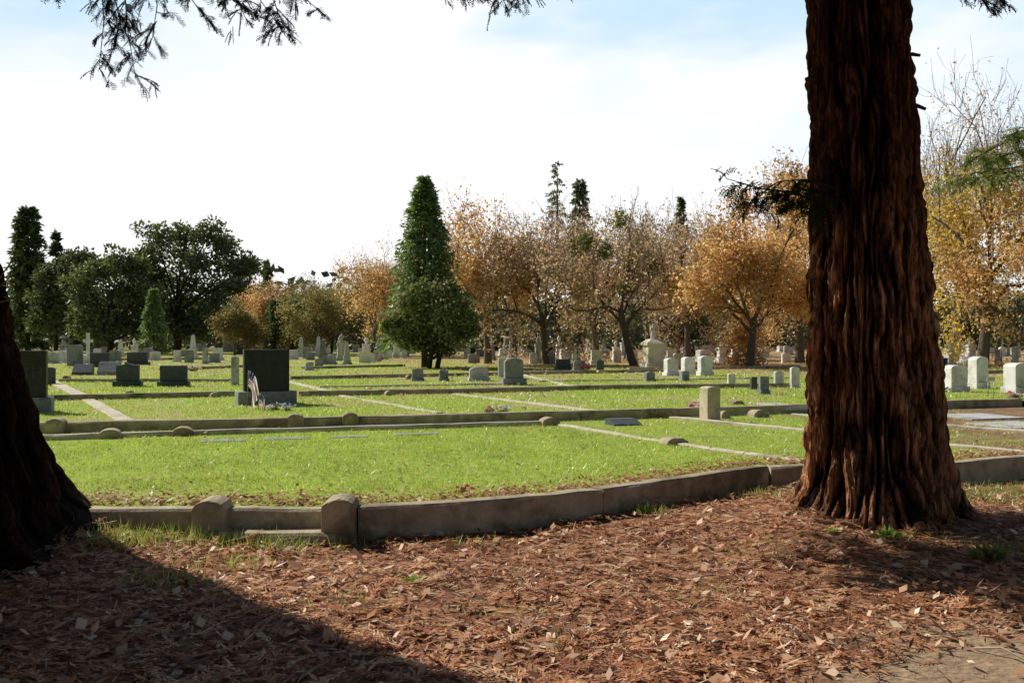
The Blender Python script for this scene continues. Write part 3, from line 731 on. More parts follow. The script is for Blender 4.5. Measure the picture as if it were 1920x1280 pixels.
knob(930, 735, 18, 9, LB, 'rounded kerb stone just in front of the tall arched gravestone')
knob(1019, 733, 18, 9, LB, 'rounded kerb stone right of the tall arched gravestone')
knob(125, 712, 15, 8, LB, 'small rounded kerb stone on the pale strip at left')

# ------------------------------------------------------------------ flags, flowers, sign, barrel
def flag(px, py, hgt, fl, hoist, label, rz, tilt, canton):
    p = P(px, py, LB); o = empty('flag', p, rz, label, 'flag', 'flags by the black monument')
    mb = MB(); tip = Vector((tilt, -.02, hgt)); mb.tube([Vector((0, 0, -.03)), tip], [.007, .007], 6); mb.build('stick', plain('flag_stick', (.35, .25, .14)), o)
    nu, nv = 24, 26
    def pos(u, v):
        a = tip * (1 - v * hoist / hgt)
        return np.array([a.x + fl * (.50 * math.sin(u * 1.5) - .22 * v * u) + .02 * math.sin(u * 6), -.02 - .05 * u + .05 * math.sin(v * 15 + u * 2) * u ** .5, a.z - fl * (1.05 * u ** 1.35)])
    q = []; c = []
    for i in range(nu):
        for j in range(nv):
            u0, u1, v0, v1 = i / nu, (i + 1) / nu, j / nv, (j + 1) / nv
            q += [pos(u0, v0), pos(u1, v0), pos(u1, v1), pos(u0, v1)]
            if i < nu * canton and j < 14: k = (.9, .9, .9) if (i % 3 == 1 and j % 3 == 1) else (.03, .045, .16)
            else: k = (.42, .03, .04) if j % 4 == 0 else (.95, .95, .93)
            c += [k] * 4
    link('cloth', np_mesh('cloth', np.array(q), nu * nv, 4, np.array(c)), M_cloth, o)
flag(462, 766, .72, .42, .30, 'large mostly white striped flag drooping against the black monument', 0, .05, .28)
flag(484, 770, .32, .26, .22, 'small stars and stripes flag at the black monument foot', .2, .02, .4)

def bouquet(px, py, z, R, cols, label, n=12):
    p = P(px, py, z); o = empty('flowers', p, 0, label, 'flowers', 'flowers left on the graves')
    cs = np.stack([rng.normal(0, R * .5, n), rng.normal(0, R * .4, n), R * .35 + np.abs(rng.normal(0, R * .3, n))], 1)
    for c in cs:
        k = 10; u = rand_dirs(k); u[:, 2] = np.abs(u[:, 2])
        leafmesh('bloom', np.tile(c, (k, 1)), u, R * .36, R * .24, np.repeat(pick(1, cols, [1] * len(cols), .15), k, 0), M_petal, o)
    m = 50; u = rand_dirs(m); u[:, 2] = np.abs(u[:, 2]) + .4
    leafmesh('leaves', rng.normal(0, R * .3, (m, 3)) * [1, 1, 0], u, R * .6, R * .12, pick(m, [(.09, .18, .06), (.14, .24, .07)], [.5, .5]), M_leaf, o)
PINK = [(.7, .10, .25), (.75, .25, .38)]; WHT = [(.8, .78, .75), (.75, .6, .6)]
bouquet(868, 925, LA, .085, PINK, 'pink flower lying on the lawn behind the curved front kerb', 6)
bouquet(515, 769, LB, .14, WHT, 'pale flowers left of centre at the foot of the black monument', 14)
bouquet(538, 770, LB, .12, [(.5, .55, .75), (.75, .75, .75)], 'bluish white flowers below the right corner of the black monument', 12)
bouquet(918, 774, LB, .13, [(.75, .7, .65), (.7, .4, .4)], 'pale pink flowers lying on the lawn, left of a pair', 12)
bouquet(942, 774, LB, .13, WHT, 'white flowers lying on the lawn, right of a pair', 12)
bouquet(1304, 776, LA, .22, [(.75, .35, .4), (.8, .6, .6)], 'pink flowers beside the tan sandstone slab', 18)
bouquet(1100, 698, LB, .32, PINK, 'bright pink flowers under the autumn trees', 14)
bouquet(1905, 748, LB, .18, PINK + WHT, 'pink flowers before the right edge block stone', 14)
bouquet(362, 696, LB, .26, WHT, 'white flowers behind the square dark tablet', 12)
bouquet(1772, 735, LB, .12, [(.2, .3, .08), (.3, .35, .1)], 'small green potted plant beside the white square block', 8)

p = P(1858, 748, LB); o = empty('grave_sign', p, .2, 'small white grave marker sign on wire legs right of the redwood', 'sign')
WIRE = plain('wire', (.3, .3, .3), .4, 1)
for sgn in (-1, 1):
    mb = MB(); mb.tube([Vector((sgn * .07, 0, -.03)), Vector((sgn * .07, 0, .4))], [.006, .006], 6); mb.build('wire_leg', WIRE, o)
boxp('plate', .2, .012, .40, .48, plain('plate_white', (.7, .7, .68)), o, .004)
p = P(1767, 700, LB); o = empty('barrel', p, 0, 'blue barrel among the graves right of the redwood trunk', 'barrel')
BL = plain('blue_plastic', (.02, .06, .22), .4)
lathe('body', [(.17, 0), (.19, .03), (.20, .2), (.215, .22), (.20, .24), (.20, .38), (.215, .40), (.20, .42), (.19, .56)], 20, BL, o); lathe('lid', [(.205, .56), (.205, .60), (.17, .615), (.02, .62)], 20, BL, o)

# ------------------------------------------------------------------ cars
GLASS = plain('car_glass', (.02, .025, .03), .08); TYRE = plain('tyre', (.015, .015, .015), .8); RIM = plain('rim', (.4, .4, .4), .3, 1)
def car(px, py, rz, colr, label, van=False):
    p = P(px, py, LB); o = empty('parked_car', p, rz, label, 'car', 'cars parked beyond the graves')
    pt = plain('car_paint', colr, .25)
    if van: low = [(-2.3, .3), (2.25, .3), (2.3, .75), (2.0, 1.0), (1.3, 1.1), (.7, 1.75), (-2.15, 1.8), (-2.3, 1.0)]
    else: low = [(-2.2, .3), (2.2, .3), (2.25, .65), (2.0, .82), (1.1, .93), (.35, 1.40), (-.95, 1.42), (-1.7, .98), (-2.15, .9)]
    prism('body', low, -.85, .85, pt, o, .05)
    win = [(1.0, 1.02), (.62, 1.62), (-2.0, 1.64), (-2.05, 1.02)] if van else [(.95, .95), (.3, 1.33), (-.9, 1.35), (-1.5, .97)]
    win = win[::-1]
    prism('window', win, -.858, -.852, GLASS, o, 0); prism('window', win, .852, .858, GLASS, o, 0)
    for sx_ in (-1.4, 1.4):
        for sy_ in (-.86, .86):
            wq = lathe('wheel', [(.20, -.09), (.32, -.08), (.33, 0), (.32, .08), (.20, .09)], 18, TYRE, o); wq.rotation_euler = (PI / 2, 0, 0); wq.location = (sx_, sy_ * .95, .33)
            h = lathe('rim', [(.19, -.105), (.12, -.11), (.02, -.11)], 12, RIM, wq)
            if sy_ > 0: h.rotation_euler = (PI, 0, 0)
car(580, 655, .05, (.55, .56, .57), 'pale van parked in the distance above the black monument', True)
car(858, 664, .1, (.10, .11, .12), 'dark car parked behind the round evergreen tree')
car(1322, 668, .12, (.5, .5, .5), 'pale car parked behind the three pale block stones')
car(1010, 660, .1, (.25, .26, .28), 'grey car parked far under the autumn trees at centre')
car(760, 657, .1, (.6, .6, .6), 'white car parked far off left of the evergreen')

# ------------------------------------------------------------------ trees
def skeleton(seed, H, spread, lean=(0, 0), trunk=.3, counts=(6, 5, 5, 4), r0=.2, drop=0.):
    R = random.Random(seed); segs = []; tips = []
    Ls = [trunk, .38, .23, .14, .085]
    def grow(p, d, r, lv):
        Lg = Ls[lv] * R.uniform(.75, 1.2); n = (6, 5, 4, 3, 2)[lv]; pts = [p.copy()]; rad = [r]
        for i in range(n):
            j = (.06, .2, .25, .28, .3)[lv]
            d = (d + Vector((R.gauss(0, j), R.gauss(0, j), R.gauss(0, j) + (.05 if lv < 3 else .0)))).normalized()
            p = p + d * (Lg / n); pts.append(p.copy()); rad.append(r * (1 - .45 * (i + 1) / n) if lv < 4 else r * (1 - .8 * (i + 1) / n))
        segs.append((pts, rad, lv))
        if lv >= 3: tips.append(pts)
        if lv == 4: return
        k = counts[lv]; off = R.uniform(0, 6.28)
        for c in range(k):
            t = (.68 + .32 * c / max(1, k - 1)) if lv == 0 else R.uniform(.3, 1)
            f = t * n; i = min(int(f), n - 1); q = pts[i].lerp(pts[i + 1], f - i)
            dl = (pts[i + 1] - pts[i]).normalized()
            a = dl.orthogonal().normalized(); bq = dl.cross(a); az = off + c * 2.4 + R.uniform(-.4, .4)
            an = math.radians(R.uniform(22, 62) if lv == 0 else R.uniform(28, 62))
            nd = dl * math.cos(an) + (a * math.cos(az) + bq * math.sin(az)) * math.sin(an)
            if lv > 0: nd.z += .12 if (lv == 1 or R.random() > drop) else -.35
            grow(q, nd.normalized(), rad[i] * R.uniform(.45, .62), lv + 1)
    grow(Vector((0, 0, -.02)), Vector((lean[0], lean[1], 1)).normalized(), r0 / H, 0)
    al = np.array([tuple(q) for s in segs for q in s[0]])
    zs_ = H / np.percentile(al[:, 2], 99.7); xs_ = spread / np.percentile(np.hypot(al[:, 0] - al[:, 0].mean(), al[:, 1] - al[:, 1].mean()), 96)
    def tr(q): return Vector((q.x * xs_, q.y * xs_, max(q.z * zs_, -.02)))
    return [([tr(q) for q in s[0]], [x * H for x in s[1]], s[2]) for s in segs], [[tr(q) for q in t] for t in tips]

AUT = {'orange': [(.78, .52, .26), (.70, .45, .23), (.82, .60, .29), (.58, .42, .24)],
       'yellow': [(.84, .66, .17), (.78, .56, .19), (.64, .53, .19), (.86, .70, .20)],
       'tan': [(.66, .51, .35), (.60, .47, .34), (.70, .52, .31), (.52, .42, .32)],
       'olive': [(.38, .36, .15), (.48, .41, .20), (.58, .45, .20), (.26, .28, .12)]}
def autumn(px, d, ytop, wpx, pal, label, seed, dens=11, lean=(0, 0), trunk=.3, mist=0, low=0.0, leafs=.16, r0=None, topbare=.5, shade=1.0, counts=(6, 5, 5, 4), drop=.15):
    H = CZ - LB + (640 - ytop) * d / F; sp = wpx * .5 * d / F
    o = empty('autumn_tree', ((px - 960) / F * d, d, LB), 0, label, 'tree', 'autumn trees around the cemetery')
    segs, tips = skeleton(seed, H, sp, lean, trunk, r0=r0 or .026 * H, counts=counts, drop=drop)
    mb = MB(); tw = MB()
    for pts, rad, lv in segs:
        if lv <= 1: mb.tube(pts, rad, 8 if lv == 0 else 6, False)
        elif lv == 2: mb.tube(pts, [max(x, .016) for x in rad], 4, False)
        else: tw.tube(pts, [max(x, .010 if lv == 4 else .013) for x in rad], 3, False)
    mb.build('trunk', BARKG, o); tw.build('twigs', TWIG, o)
    T = np.array([tuple(q) for t in tips for q in t]); nn = int(len(T) * dens)
    idx = rng.integers(0, len(T), nn); pos = T[idx] + rng.normal(0, .2 + .016 * sp, (nn, 3))
    cl = vn(pos[:, 0] + pos[:, 1] * .7, pos[:, 2], .8, seed)
    k = (rng.uniform(size=nn) < .12 + 1.1 * cl) & (rng.uniform(size=nn) > topbare * np.clip((pos[:, 2] / H - .5) * 2.2, 0, 1)) & (pos[:, 2] > low * H)
    pos = pos[k]; nn = len(pos); u = rand_dirs(nn); u[:, 2] -= .35
    c = pick(nn, AUT[pal], [.35, .3, .2, .15], .25) * (.65 + .6 * vn(pos[:, 0], pos[:, 2] + pos[:, 1], .7, seed + 3))[:, None] * shade
    leafmesh('crown', pos, u, leafs * rng.uniform(.7, 1.4, nn), leafs * .75 * rng.uniform(.7, 1.3, nn), np.minimum(c, .88), M_leaf, o)
    R = random.Random(seed)
    for i in range(mist):
        q = T[R.randrange(len(T))]; m = 300; pp = rand_dirs(m) * (rng.uniform(0, 1, (m, 1)) ** .5) * [.42, .42, .55]
        leafmesh('mistletoe_clump', pp + q, rand_dirs(m), .2, .09, pick(m, [(.16, .22, .05), (.25, .30, .08)], [.6, .4]), M_ever, o)
    return o

B5 = (6, 5, 5, 5)
autumn(915, 50, 374, 240, 'orange', 'orange autumn tree directly right of the tall conifer', 11, 11, (.1, 0), .26, topbare=.65)
autumn(1025, 49, 382, 250, 'tan', 'greyish tan autumn tree at the middle of the row', 12, 6, (-.12, 0), .26, topbare=.88, counts=B5)
autumn(1190, 46, 362, 280, 'tan', 'leaning autumn tree with green mistletoe clumps', 13, 4.5, (-.42, 0), .34, mist=9, topbare=.92, counts=B5)
autumn(1120, 54, 383, 240, 'tan', 'pale tan autumn tree behind the leaning tree', 14, 7, (-.1, 0), .26, topbare=.85, counts=B5)
autumn(1405, 43, 322, 310, 'orange', 'broad orange autumn tree left of the redwood trunk', 15, 19, (-.05, 0), .20, topbare=.5, drop=0)
autumn(1500, 52, 288, 250, 'orange', 'tall pale orange autumn tree right behind the redwood trunk', 16, 9, (0, 0), .26, topbare=.85, counts=B5)
autumn(1842, 42, 225, 300, 'yellow', 'yellow leaved autumn tree behind white block stones at right', 17, 6, (-.05, 0), .26, topbare=1.0, counts=B5, drop=0)
autumn(1795, 60, 140, 340, 'tan', 'tallest nearly bare tree right of the redwood', 18, 4, (0, 0), .24, topbare=.9, counts=(6, 5, 5, 5), drop=.2)
autumn(1960, 40, 260, 280, 'orange', 'orange autumn tree cut by the right edge', 19, 7, (-.1, 0), .26, topbare=.75, counts=B5)
autumn(1725, 58, 290, 230, 'yellow', 'yellow autumn tree just right behind the redwood trunk', 20, 6, (0, 0), .26, topbare=.92)
autumn(1290, 62, 386, 240, 'tan', 'brownish autumn tree behind the angel monument', 21, 6, (0, 0), .24, topbare=.82, counts=B5)
autumn(700, 70, 456, 180, 'orange', 'light orange autumn tree left behind the tall conifer', 22, 8, (0, 0), .22, topbare=.8)
autumn(735, 78, 440, 190, 'tan', 'tan autumn tree hidden half by the tall conifer', 23, 7, (0, 0), .22, topbare=.7)
autumn(640, 80, 505, 190, 'olive', 'olive green autumn tree left of the tall conifer', 24, 12, (0, 0), .18, mist=4, shade=.75)
autumn(560, 90, 530, 180, 'olive', 'olive brown tree right of the dark oaks', 25, 12, (0, 0), .16, shade=.65)
autumn(495, 84, 525, 110, 'orange', 'small orange tree beside the dark oaks', 26, 9, (0, 0), .2, shade=.85)
autumn(440, 80, 565, 90, 'olive', 'low olive tree under the right end of the oaks', 27, 8, (0, 0), .18, shade=.7)
autumn(600, 110, 520, 200, 'olive', 'distant olive tree above the pale van', 28, 9, (0, 0), .18, shade=.6)
autumn(675, 112, 505, 210, 'tan', 'distant tan tree between the olive tree and the conifer', 31, 8, (0, 0), .18, shade=.8)
autumn(530, 118, 535, 170, 'tan', 'distant tan tree above the slim pale obelisk', 32, 8, (0, 0), .18, shade=.7)
autumn(965, 70, 386, 250, 'tan', 'thin brown autumn tree behind the middle of the row', 29, 5, (0, 0), .22, topbare=.9)
autumn(1400, 75, 340, 280, 'tan', 'dull brown autumn tree behind the broad orange tree', 30, 5, (0, 0), .22, topbare=.9)
autumn(1215, 78, 395, 260, 'tan', 'pale twiggy tree far behind the angel monument', 33, 5, (0, 0), .22, topbare=.9)

def conifer(px, d, ytop, wpx, label, seed, nb=420, dark=1.0, low=.10, card=.26, power=.85, name='conifer_tree', per=26):
    H = CZ - LB + (640 - ytop) * d / F; R = wpx * .5 * d / F
    o = empty(name, ((px - 960) / F * d, d, LB), 0, label, 'tree')
    mb = MB(); mb.tube([Vector((0, 0, -.02)), Vector((0.02, 0, H * .5)), Vector((0, 0, H))], [H * .018, H * .011, .01], 8)
    t = low + (1 - low) * rng.uniform(size=nb) ** .9; az = rng.uniform(0, 2 * PI, nb)
    BLn = R * np.clip(1 - t, 0, 1) ** power * rng.uniform(.6, 1.12, nb) / (1 - low) ** power + .06
    pos, u = [], []
    for i in range(nb):
        dr = np.array([math.cos(az[i]), math.sin(az[i]), 0]); s = rng.uniform(0.08, 1, per) ** .7
        z = t[i] * H + BLn[i] * (.22 * s - .42 * s ** 2)
        pp = dr[None] * (BLn[i] * s)[:, None]; pp[:, 2] = z
        pos.append(pp + rng.normal(0, .05 + .04 * BLn[i], (per, 3)) * [1, 1, .6])
        u.append(dr[None] * .8 + rng.normal(0, .5, (per, 3)) + [0, 0, -.35])
        if i % 6 == 0: mb.tube([Vector((0, 0, t[i] * H)), Vector((dr[0] * BLn[i] * .9, dr[1] * BLn[i] * .9, t[i] * H - .15 * BLn[i]))], [.03, .01], 3)
    mb.build('trunk', BARKD, o)
    pos = cat(pos); u = cat(u); nn = len(pos)
    c = pick(nn, [(.14, .22, .085), (.20, .29, .11), (.09, .145, .06), (.27, .34, .14)], [.35, .3, .25, .1], .25) * dark
    leafmesh('crown', pos, u, card * rng.uniform(.6, 1.3, nn), card * .36, c, M_ever, o); return o
conifer(796, 43, 333, 190, 'tall green conifer standing above the round evergreen', 1, 560, 1.1, .12, .28, .8)
conifer(288, 80, 543, 66, 'small pointed conifer in front of the dark oaks', 2, 240, 1.25, .06, .35)
conifer(553, 95, 560, 40, 'small dark conifer between the oaks and the olive tree', 3, 140, .8, .05, .4)
conifer(1045, 95, 303, 44, 'very tall sparse pine rising behind the autumn trees', 4, 45, .8, .66, .4, .5, 'pine_tree', 18)
conifer(1087, 98, 337, 34, 'tall dense topped pine behind the autumn trees', 5, 90, .7, .68, .5, .3, 'pine_tree', 24)
conifer(1277, 92, 372, 50, 'pointed conifer tip rising behind the autumn trees', 6, 150, .9, .3, .45)
conifer(500, 120, 487, 40, 'faint distant conifer behind the oaks', 7, 140, 1.0, .2, .5)
conifer(52, 105, 390, 72, 'dark columnar cypress at the left edge', 8, 440, .6, .03, .6, .28, 'cypress_tree', 30)
conifer(515, 80, 562, 17, 'slim dark cypress right of the oaks', 9, 160, .7, .03, .3, .25, 'cypress_tree', 20)
conifer(105, 100, 436, 46, 'thin dark conifer beside the columnar cypress', 10, 130, .55, .3, .5, .8, 'conifer_tree', 22)
conifer(985, 78, 612, 60, 'low green conifer bush under the autumn row', 11, 120, 1.1, .02, .3, .7)

OAK = [(.115, .155, .065), (.165, .21, .09), (.08, .11, .048), (.24, .27, .12)]
def clumptree(px, d, ytop, clumps, label, card=.36, nper=900, cols=None, trunks=1, name='oak_tree', bark=None, cat_='tree', base_dark=1.0, limbs=True):
    o = empty(name, ((px - 960) / F * d, d, LB), 0, label, cat_)
    s = d / F; P_, U_, C_ = [], [], []
    mb = MB()
    for k in range(trunks):
        bx = (k - (trunks - 1) / 2) * .5 * s * 30
        top = CZ - LB + (640 - ytop) * s
        mb.tube([Vector((bx, 0, -.02)), Vector((bx * 1.2 + .05 * top, 0, top * .3)), Vector((bx * .6, .1, top * .6))], [top * .03, top * .022, top * .01], 8)
    for (cx, cy, r) in clumps:
        c = np.array([(cx - px) * s, rng.uniform(-.9, .9) * r * s, CZ - LB + (640 - cy) * s]); R = r * s
        if limbs: mb.tube([Vector((0, 0, c[2] * .45)), Vector((c[0] * .5, c[1] * .5, c[2] * .72)), Vector(c)], [.10 * R ** .5, .07 * R ** .5, .03], 5)
        sub = rng.normal(size=(18, 3)); sub = unit(sub) * rng.uniform(.35, 1.0, (18, 1)) * R * [1, 1, .8] + c
        n = nper; ii = rng.integers(0, 18, n); dr = rand_dirs(n)
        pp = sub[ii] + dr * (R * .44 * rng.uniform(.35, 1.15, n))[:, None] * [1, 1, .8]
        P_.append(pp); U_.append(dr + rng.normal(0, .6, (n, 3)))
        tone = rng.uniform(.65, 1.3, 18)[ii]
        C_.append(pick(n, cols or OAK, [.35, .3, .25, .1], .2) * tone[:, None] * base_dark)
    mb.build('trunk', bark or BARKD, o)
    P_ = cat(P_); U_ = cat(U_); C_ = cat(C_); kk = P_[:, 2] > .1; P_, U_, C_ = P_[kk], U_[kk], C_[kk]; n = len(P_)
    leafmesh('crown', P_, U_, card * rng.uniform(.6, 1.3, n), card * .6 * rng.uniform(.7, 1.2, n), C_, M_ever, o); return o
clumptree(330, 95, 415, [(300, 445, 34), (345, 438, 34), (395, 440, 32), (415, 460, 26), (280, 475, 32), (330, 480, 38), (380, 490, 34), (430, 500, 36), (460, 500, 26), (300, 530, 42), (360, 535, 44), (410, 550, 40), (350, 580, 42), (290, 585, 40), (400, 590, 40), (320, 615, 32), (370, 615, 32), (260, 510, 32), (255, 560, 34), (440, 545, 32)], 'big dark spreading oak, tallest in the left grove', .44, 850)
clumptree(205, 90, 470, [(190, 502, 34), (225, 498, 34), (250, 505, 30), (170, 530, 34), (215, 550, 44), (260, 545, 40), (160, 570, 36), (190, 590, 40), (240, 595, 40), (160, 612, 30), (215, 618, 32), (265, 612, 32)], 'dark rounded oak left of the tallest oak', .44, 900)
clumptree(140, 98, 468, [(125, 498, 30), (155, 488, 28), (140, 535, 36), (108, 545, 32), (165, 560, 32), (150, 585, 36), (110, 600, 32), (80, 605, 28), (85, 560, 28), (145, 618, 28), (90, 520, 24)], 'dark oak between the cypress and the rounded oak', .44, 850, base_dark=.85)
clumptree(455, 105, 480, [(450, 505, 22), (470, 500, 20), (440, 535, 30), (460, 560, 30), (430, 590, 30), (465, 600, 26)], 'narrow dark oak at the right end of the grove', .42, 750)
clumptree(620, 92, 545, [(590, 580, 26), (620, 568, 26), (645, 572, 26), (675, 585, 26), (610, 605, 28), (650, 605, 28), (690, 608, 22)], 'dark bushy evergreen behind the urn pedestals', .38, 800)
clumptree(545, 82, 560, [(520, 590, 20), (540, 578, 22), (570, 580, 24), (530, 610, 24), (560, 608, 26), (590, 605, 22)], 'dark green evergreen bush behind the slim pale obelisk', .36, 750, None, 1, 'evergreen_tree')
clumptree(812, 41, 522, [(790, 548, 26), (830, 545, 28), (765, 570, 26), (810, 575, 34), (855, 570, 28), (745, 600, 24), (785, 605, 34), (835, 600, 36), (875, 598, 26), (750, 625, 22), (800, 630, 32), (850, 628, 28), (880, 620, 18), (730, 612, 14), (770, 645, 18), (830, 650, 20)], 'round glossy evergreen tree in front of the tall conifer', .18, 900, [(.18, .225, .085), (.28, .32, .135), (.11, .15, .055), (.42, .43, .20)], 2, 'evergreen_tree')
clumptree(1270, 66, 560, [(1240, 600, 28), (1280, 590, 30), (1315, 600, 26), (1260, 625, 24), (1300, 628, 24)], 'dark bushes behind the angel monument', .28, 600, None, 1, 'shrub', None, 'shrub', .6, False)
clumptree(1800, 85, 520, [(1760, 590, 30), (1800, 570, 34), (1850, 580, 34), (1890, 570, 34), (1780, 620, 26), (1830, 620, 28), (1880, 622, 26)], 'dark evergreens far behind the blue barrel', .34, 650, None, 1, 'evergreen_tree', None, 'tree', .6)

n = 36000
d = rng.uniform(115, 230, n); x = rng.uniform(-1, 1, n) * (d * .66)
hmax = 3.6 + 5.5 * vn(x * .05, d * .01, 6, 31) + 3.5 * vn(x, d, .25, 32)
z = LB + hmax * rng.uniform(0, 1, n) ** .8
cc_ = np.where((vn(x, d, .11, 33) > .78)[:, None], pick(n, [(.20, .16, .07), (.30, .24, .10)], [.5, .5]), pick(n, [(.04, .055, .026), (.065, .085, .04)], [.5, .5]))
o = leafmesh('distant_wood', np.stack([x, d, z], 1), rand_dirs(n), rng.uniform(.9, 1.8, n), rng.uniform(.6, 1.2, n), cc_, M_ever)
tag(o, 'dark far-off wood closing the view beyond the graves', 'wood', kind='stuff')

# ------------------------------------------------------------------ redwoods
def redwood_trunk(parent, prof, lean, nth, zs_, amp, seed, bright=1.0, butt=1.0):
    zp, rp = np.array(prof).T; co_ = []; cl_ = []
    off = Vector((seed * 7.3, seed * 3.1, seed))
    nn = noise.noise
    for z in zs_:
        R = float(np.interp(z, zp, rp)); fl = math.exp(-max(z, 0) / .36) * butt
        for k in range(nth):
            th = 2 * PI * k / nth; ct, sn = math.cos(th), math.sin(th)
            q = Vector((ct * 2.1, sn * 2.1, z * .8)) + off
            wv = nn(q * .9) * .6 + nn(Vector((ct * 5, sn * 5, z * 2.2)) + off) * .25
            ct2, sn2 = math.cos(th + wv * .4), math.sin(th + wv * .4)
            b1 = min(1, abs(nn(Vector((ct2 * 3.6, sn2 * 3.6, z * .5)) + off)) * 3.0) ** .55
            b2 = min(1, abs(nn(Vector((ct2 * 8.6 + wv, sn2 * 8.6, z * 1.0)) + off)) * 2.6) ** .6
            r3 = nn(Vector((ct2 * 20, sn2 * 20, z * 3.2)) + off)
            r4 = nn(Vector((ct * 44, sn * 44, z * 8)) + off)
            dsp = amp * (.70 * b1 + .55 * b2 + .46 * r3 + .28 * r4 - .88)
            but = fl * (.10 * math.sin(5 * th + seed) + .10 * math.sin(8 * th + 2 * seed) + .07 * math.sin(13 * th + seed) + .28 * nn(Vector((ct * 2.5, sn * 2.5, seed))))
            r = R * (1 + but) + dsp
            co_.append((r * ct + lean[0] * z, r * sn + lean[1] * z, z))
            hgt = max(0, min(1, (b1 * .55 + b2 * .55 + r3 * .7 - .38) * 1.4)) ** 1.4
            tone = .55 + .9 * (nn(q * .8) * .5 + .5)
            lowf = .34 + .66 * max(0, min(1, (3.2 - z) / 1.5))  # upper trunk painted darker to stand in for shade from boughs above
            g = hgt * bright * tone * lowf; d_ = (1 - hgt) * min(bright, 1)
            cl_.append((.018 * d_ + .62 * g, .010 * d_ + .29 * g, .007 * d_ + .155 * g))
    me = grid_mesh('trunk', np.array(co_), nth, len(zs_), np.minimum(np.array(cl_), .8), True, True)
    return link('trunk', me, M_bark, parent)

class Spray:
    def __init__(s): s.mb = MB(); s.p = []; s.u = []; s.v = []; s.l = []; s.w = []; s.c = []
    def twig(s, p, d, Lg, needle, droop, R, cols, r=.0035):
        n = max(4, int(Lg / (needle * .34))); pts = [p.copy()]; st = Lg / n
        nrm = Vector((R.gauss(0, .7), R.gauss(-.5, .7), 1)).normalized()
        for i in range(n):
            d = (d + Vector((R.gauss(0, .05), R.gauss(0, .05), -droop / n))).normalized(); p = p + d * st; pts.append(p.copy())
            side = d.cross(nrm); side = side.normalized() if side.length > 1e-4 else Vector((1, 0, 0))
            for sg in (-1, 1):
                if R.random() < .1: continue
                nd = (d * .55 + side * sg * R.uniform(.7, 1.0) + Vector((0, 0, R.uniform(-.2, .1)))).normalized()
                s.p.append(tuple(p)); s.u.append(tuple(nd)); s.v.append(tuple(nrm)); s.l.append(needle * R.uniform(.7, 1.15) * (1 - .45 * i / n)); s.w.append(needle * .24)
                c = R.choice(cols); k = R.uniform(.75, 1.25); s.c.append((c[0] * k, c[1] * k, c[2] * k))
        s.mb.tube(pts[::2] + ([pts[-1]] if n % 2 else []), [r * (1 - .5 * i / n) for i in range(len(pts[::2]) + (1 if n % 2 else 0))], 3, False)
    def bough(s, pts, r0, side_L, needle, R, cols, k_per=5, droop=.6, spread=1.0, sub=3):
        pts = [Vector(q) for q in pts]; s.mb.tube(pts, [r0 * (1 - .75 * i / (len(pts) - 1)) for i in range(len(pts))], 5, False)
        for a, b in zip(pts[:-1], pts[1:]):
            dl = (b - a).normalized()
            for k in range(k_per):
                q = a.lerp(b, R.random())
                dd = (dl * R.uniform(.2, .7) + Vector((R.choice((-1, 1)) * R.uniform(.4, 1) * spread, R.gauss(0, .4), R.uniform(-.5, .2)))).normalized()
                Lg = side_L * R.uniform(.5, 1.2); s.twig(q, dd, Lg, needle, droop, R, cols)
                for m in range(sub):
                    f = R.uniform(.2, .85); q2 = q + dd * Lg * f + Vector((0, 0, -droop * .25 * Lg * f * f))
                    d2 = (dd + Vector((R.gauss(0, .7), R.gauss(0, .5), R.uniform(-.8, .2)))).normalized()
                    s.twig(q2, d2, Lg * R.uniform(.35, .7), needle, droop, R, cols, .0025)
    def build(s, parent, name='hanging_branch', mat=None):
        o = s.mb.build(name, TWIGR, parent)
        leafmesh('needles', np.array(s.p), np.array(s.u), s.l, s.w, np.array(s.c), mat or M_needle, o, v=np.array(s.v)); return o

DK = [(.018, .028, .012), (.03, .042, .016), (.04, .038, .016)]
zl = cat([np.linspace(-.25, 5.2, 260), np.linspace(5.4, 18, 24)])
right_t = empty('redwood_tree', (RT[0], RT[1], 0), 0, 'big redwood with furrowed red bark standing right of centre', 'tree')
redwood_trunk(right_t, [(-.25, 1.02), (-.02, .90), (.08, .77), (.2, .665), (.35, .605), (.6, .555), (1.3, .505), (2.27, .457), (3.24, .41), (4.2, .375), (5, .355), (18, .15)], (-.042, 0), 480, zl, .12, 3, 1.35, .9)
def stub(px, py, dx, ln, r, zc=0, yoff=-.1):
    mb = MB(); x = (px - 960) / F * RT[1] - RT[0]; z = CZ - (py - 640) * RT[1] / F
    mb.tube([Vector((x - dx * .2, .0 + yoff, z)), Vector((x + dx * ln * .5, yoff, z + .01)), Vector((x + dx * ln, yoff, z + zc))], [r, r * .8, r * .6], 7); mb.build('branch_stub', BARKD, right_t)
stub(1688, 111, 1, .13, .022); stub(1694, 206, 1, .15, .024, -.02); stub(1518, 156, -1, .07, .03); stub(1510, 345, -1, .06, .022); stub(1708, 300, 1, .02, .03)
R = random.Random(5)
LOWB = [(.035, .05, .02), (.055, .075, .026), (.025, .035, .015)]
for pts in ([(-.42, -.2, 2.72), (-.85, -.35, 2.86), (-1.15, -.42, 2.88), (-1.46, -.45, 2.96)], [(-.46, -.3, 2.80), (-.9, -.4, 2.84), (-1.3, -.45, 2.78)], [(-.46, -.3, 2.84), (-.8, -.4, 2.78), (-1.15, -.45, 2.70)], [(-.46, -.3, 2.9), (-.8, -.4, 2.96), (-1.0, -.45, 2.94)]):
    s = Spray(); s.bough(pts, .012, .20, .055, R, LOWB, 7, .9, .6, 3); s.build(right_t, 'low_branch')
R = random.Random(8)
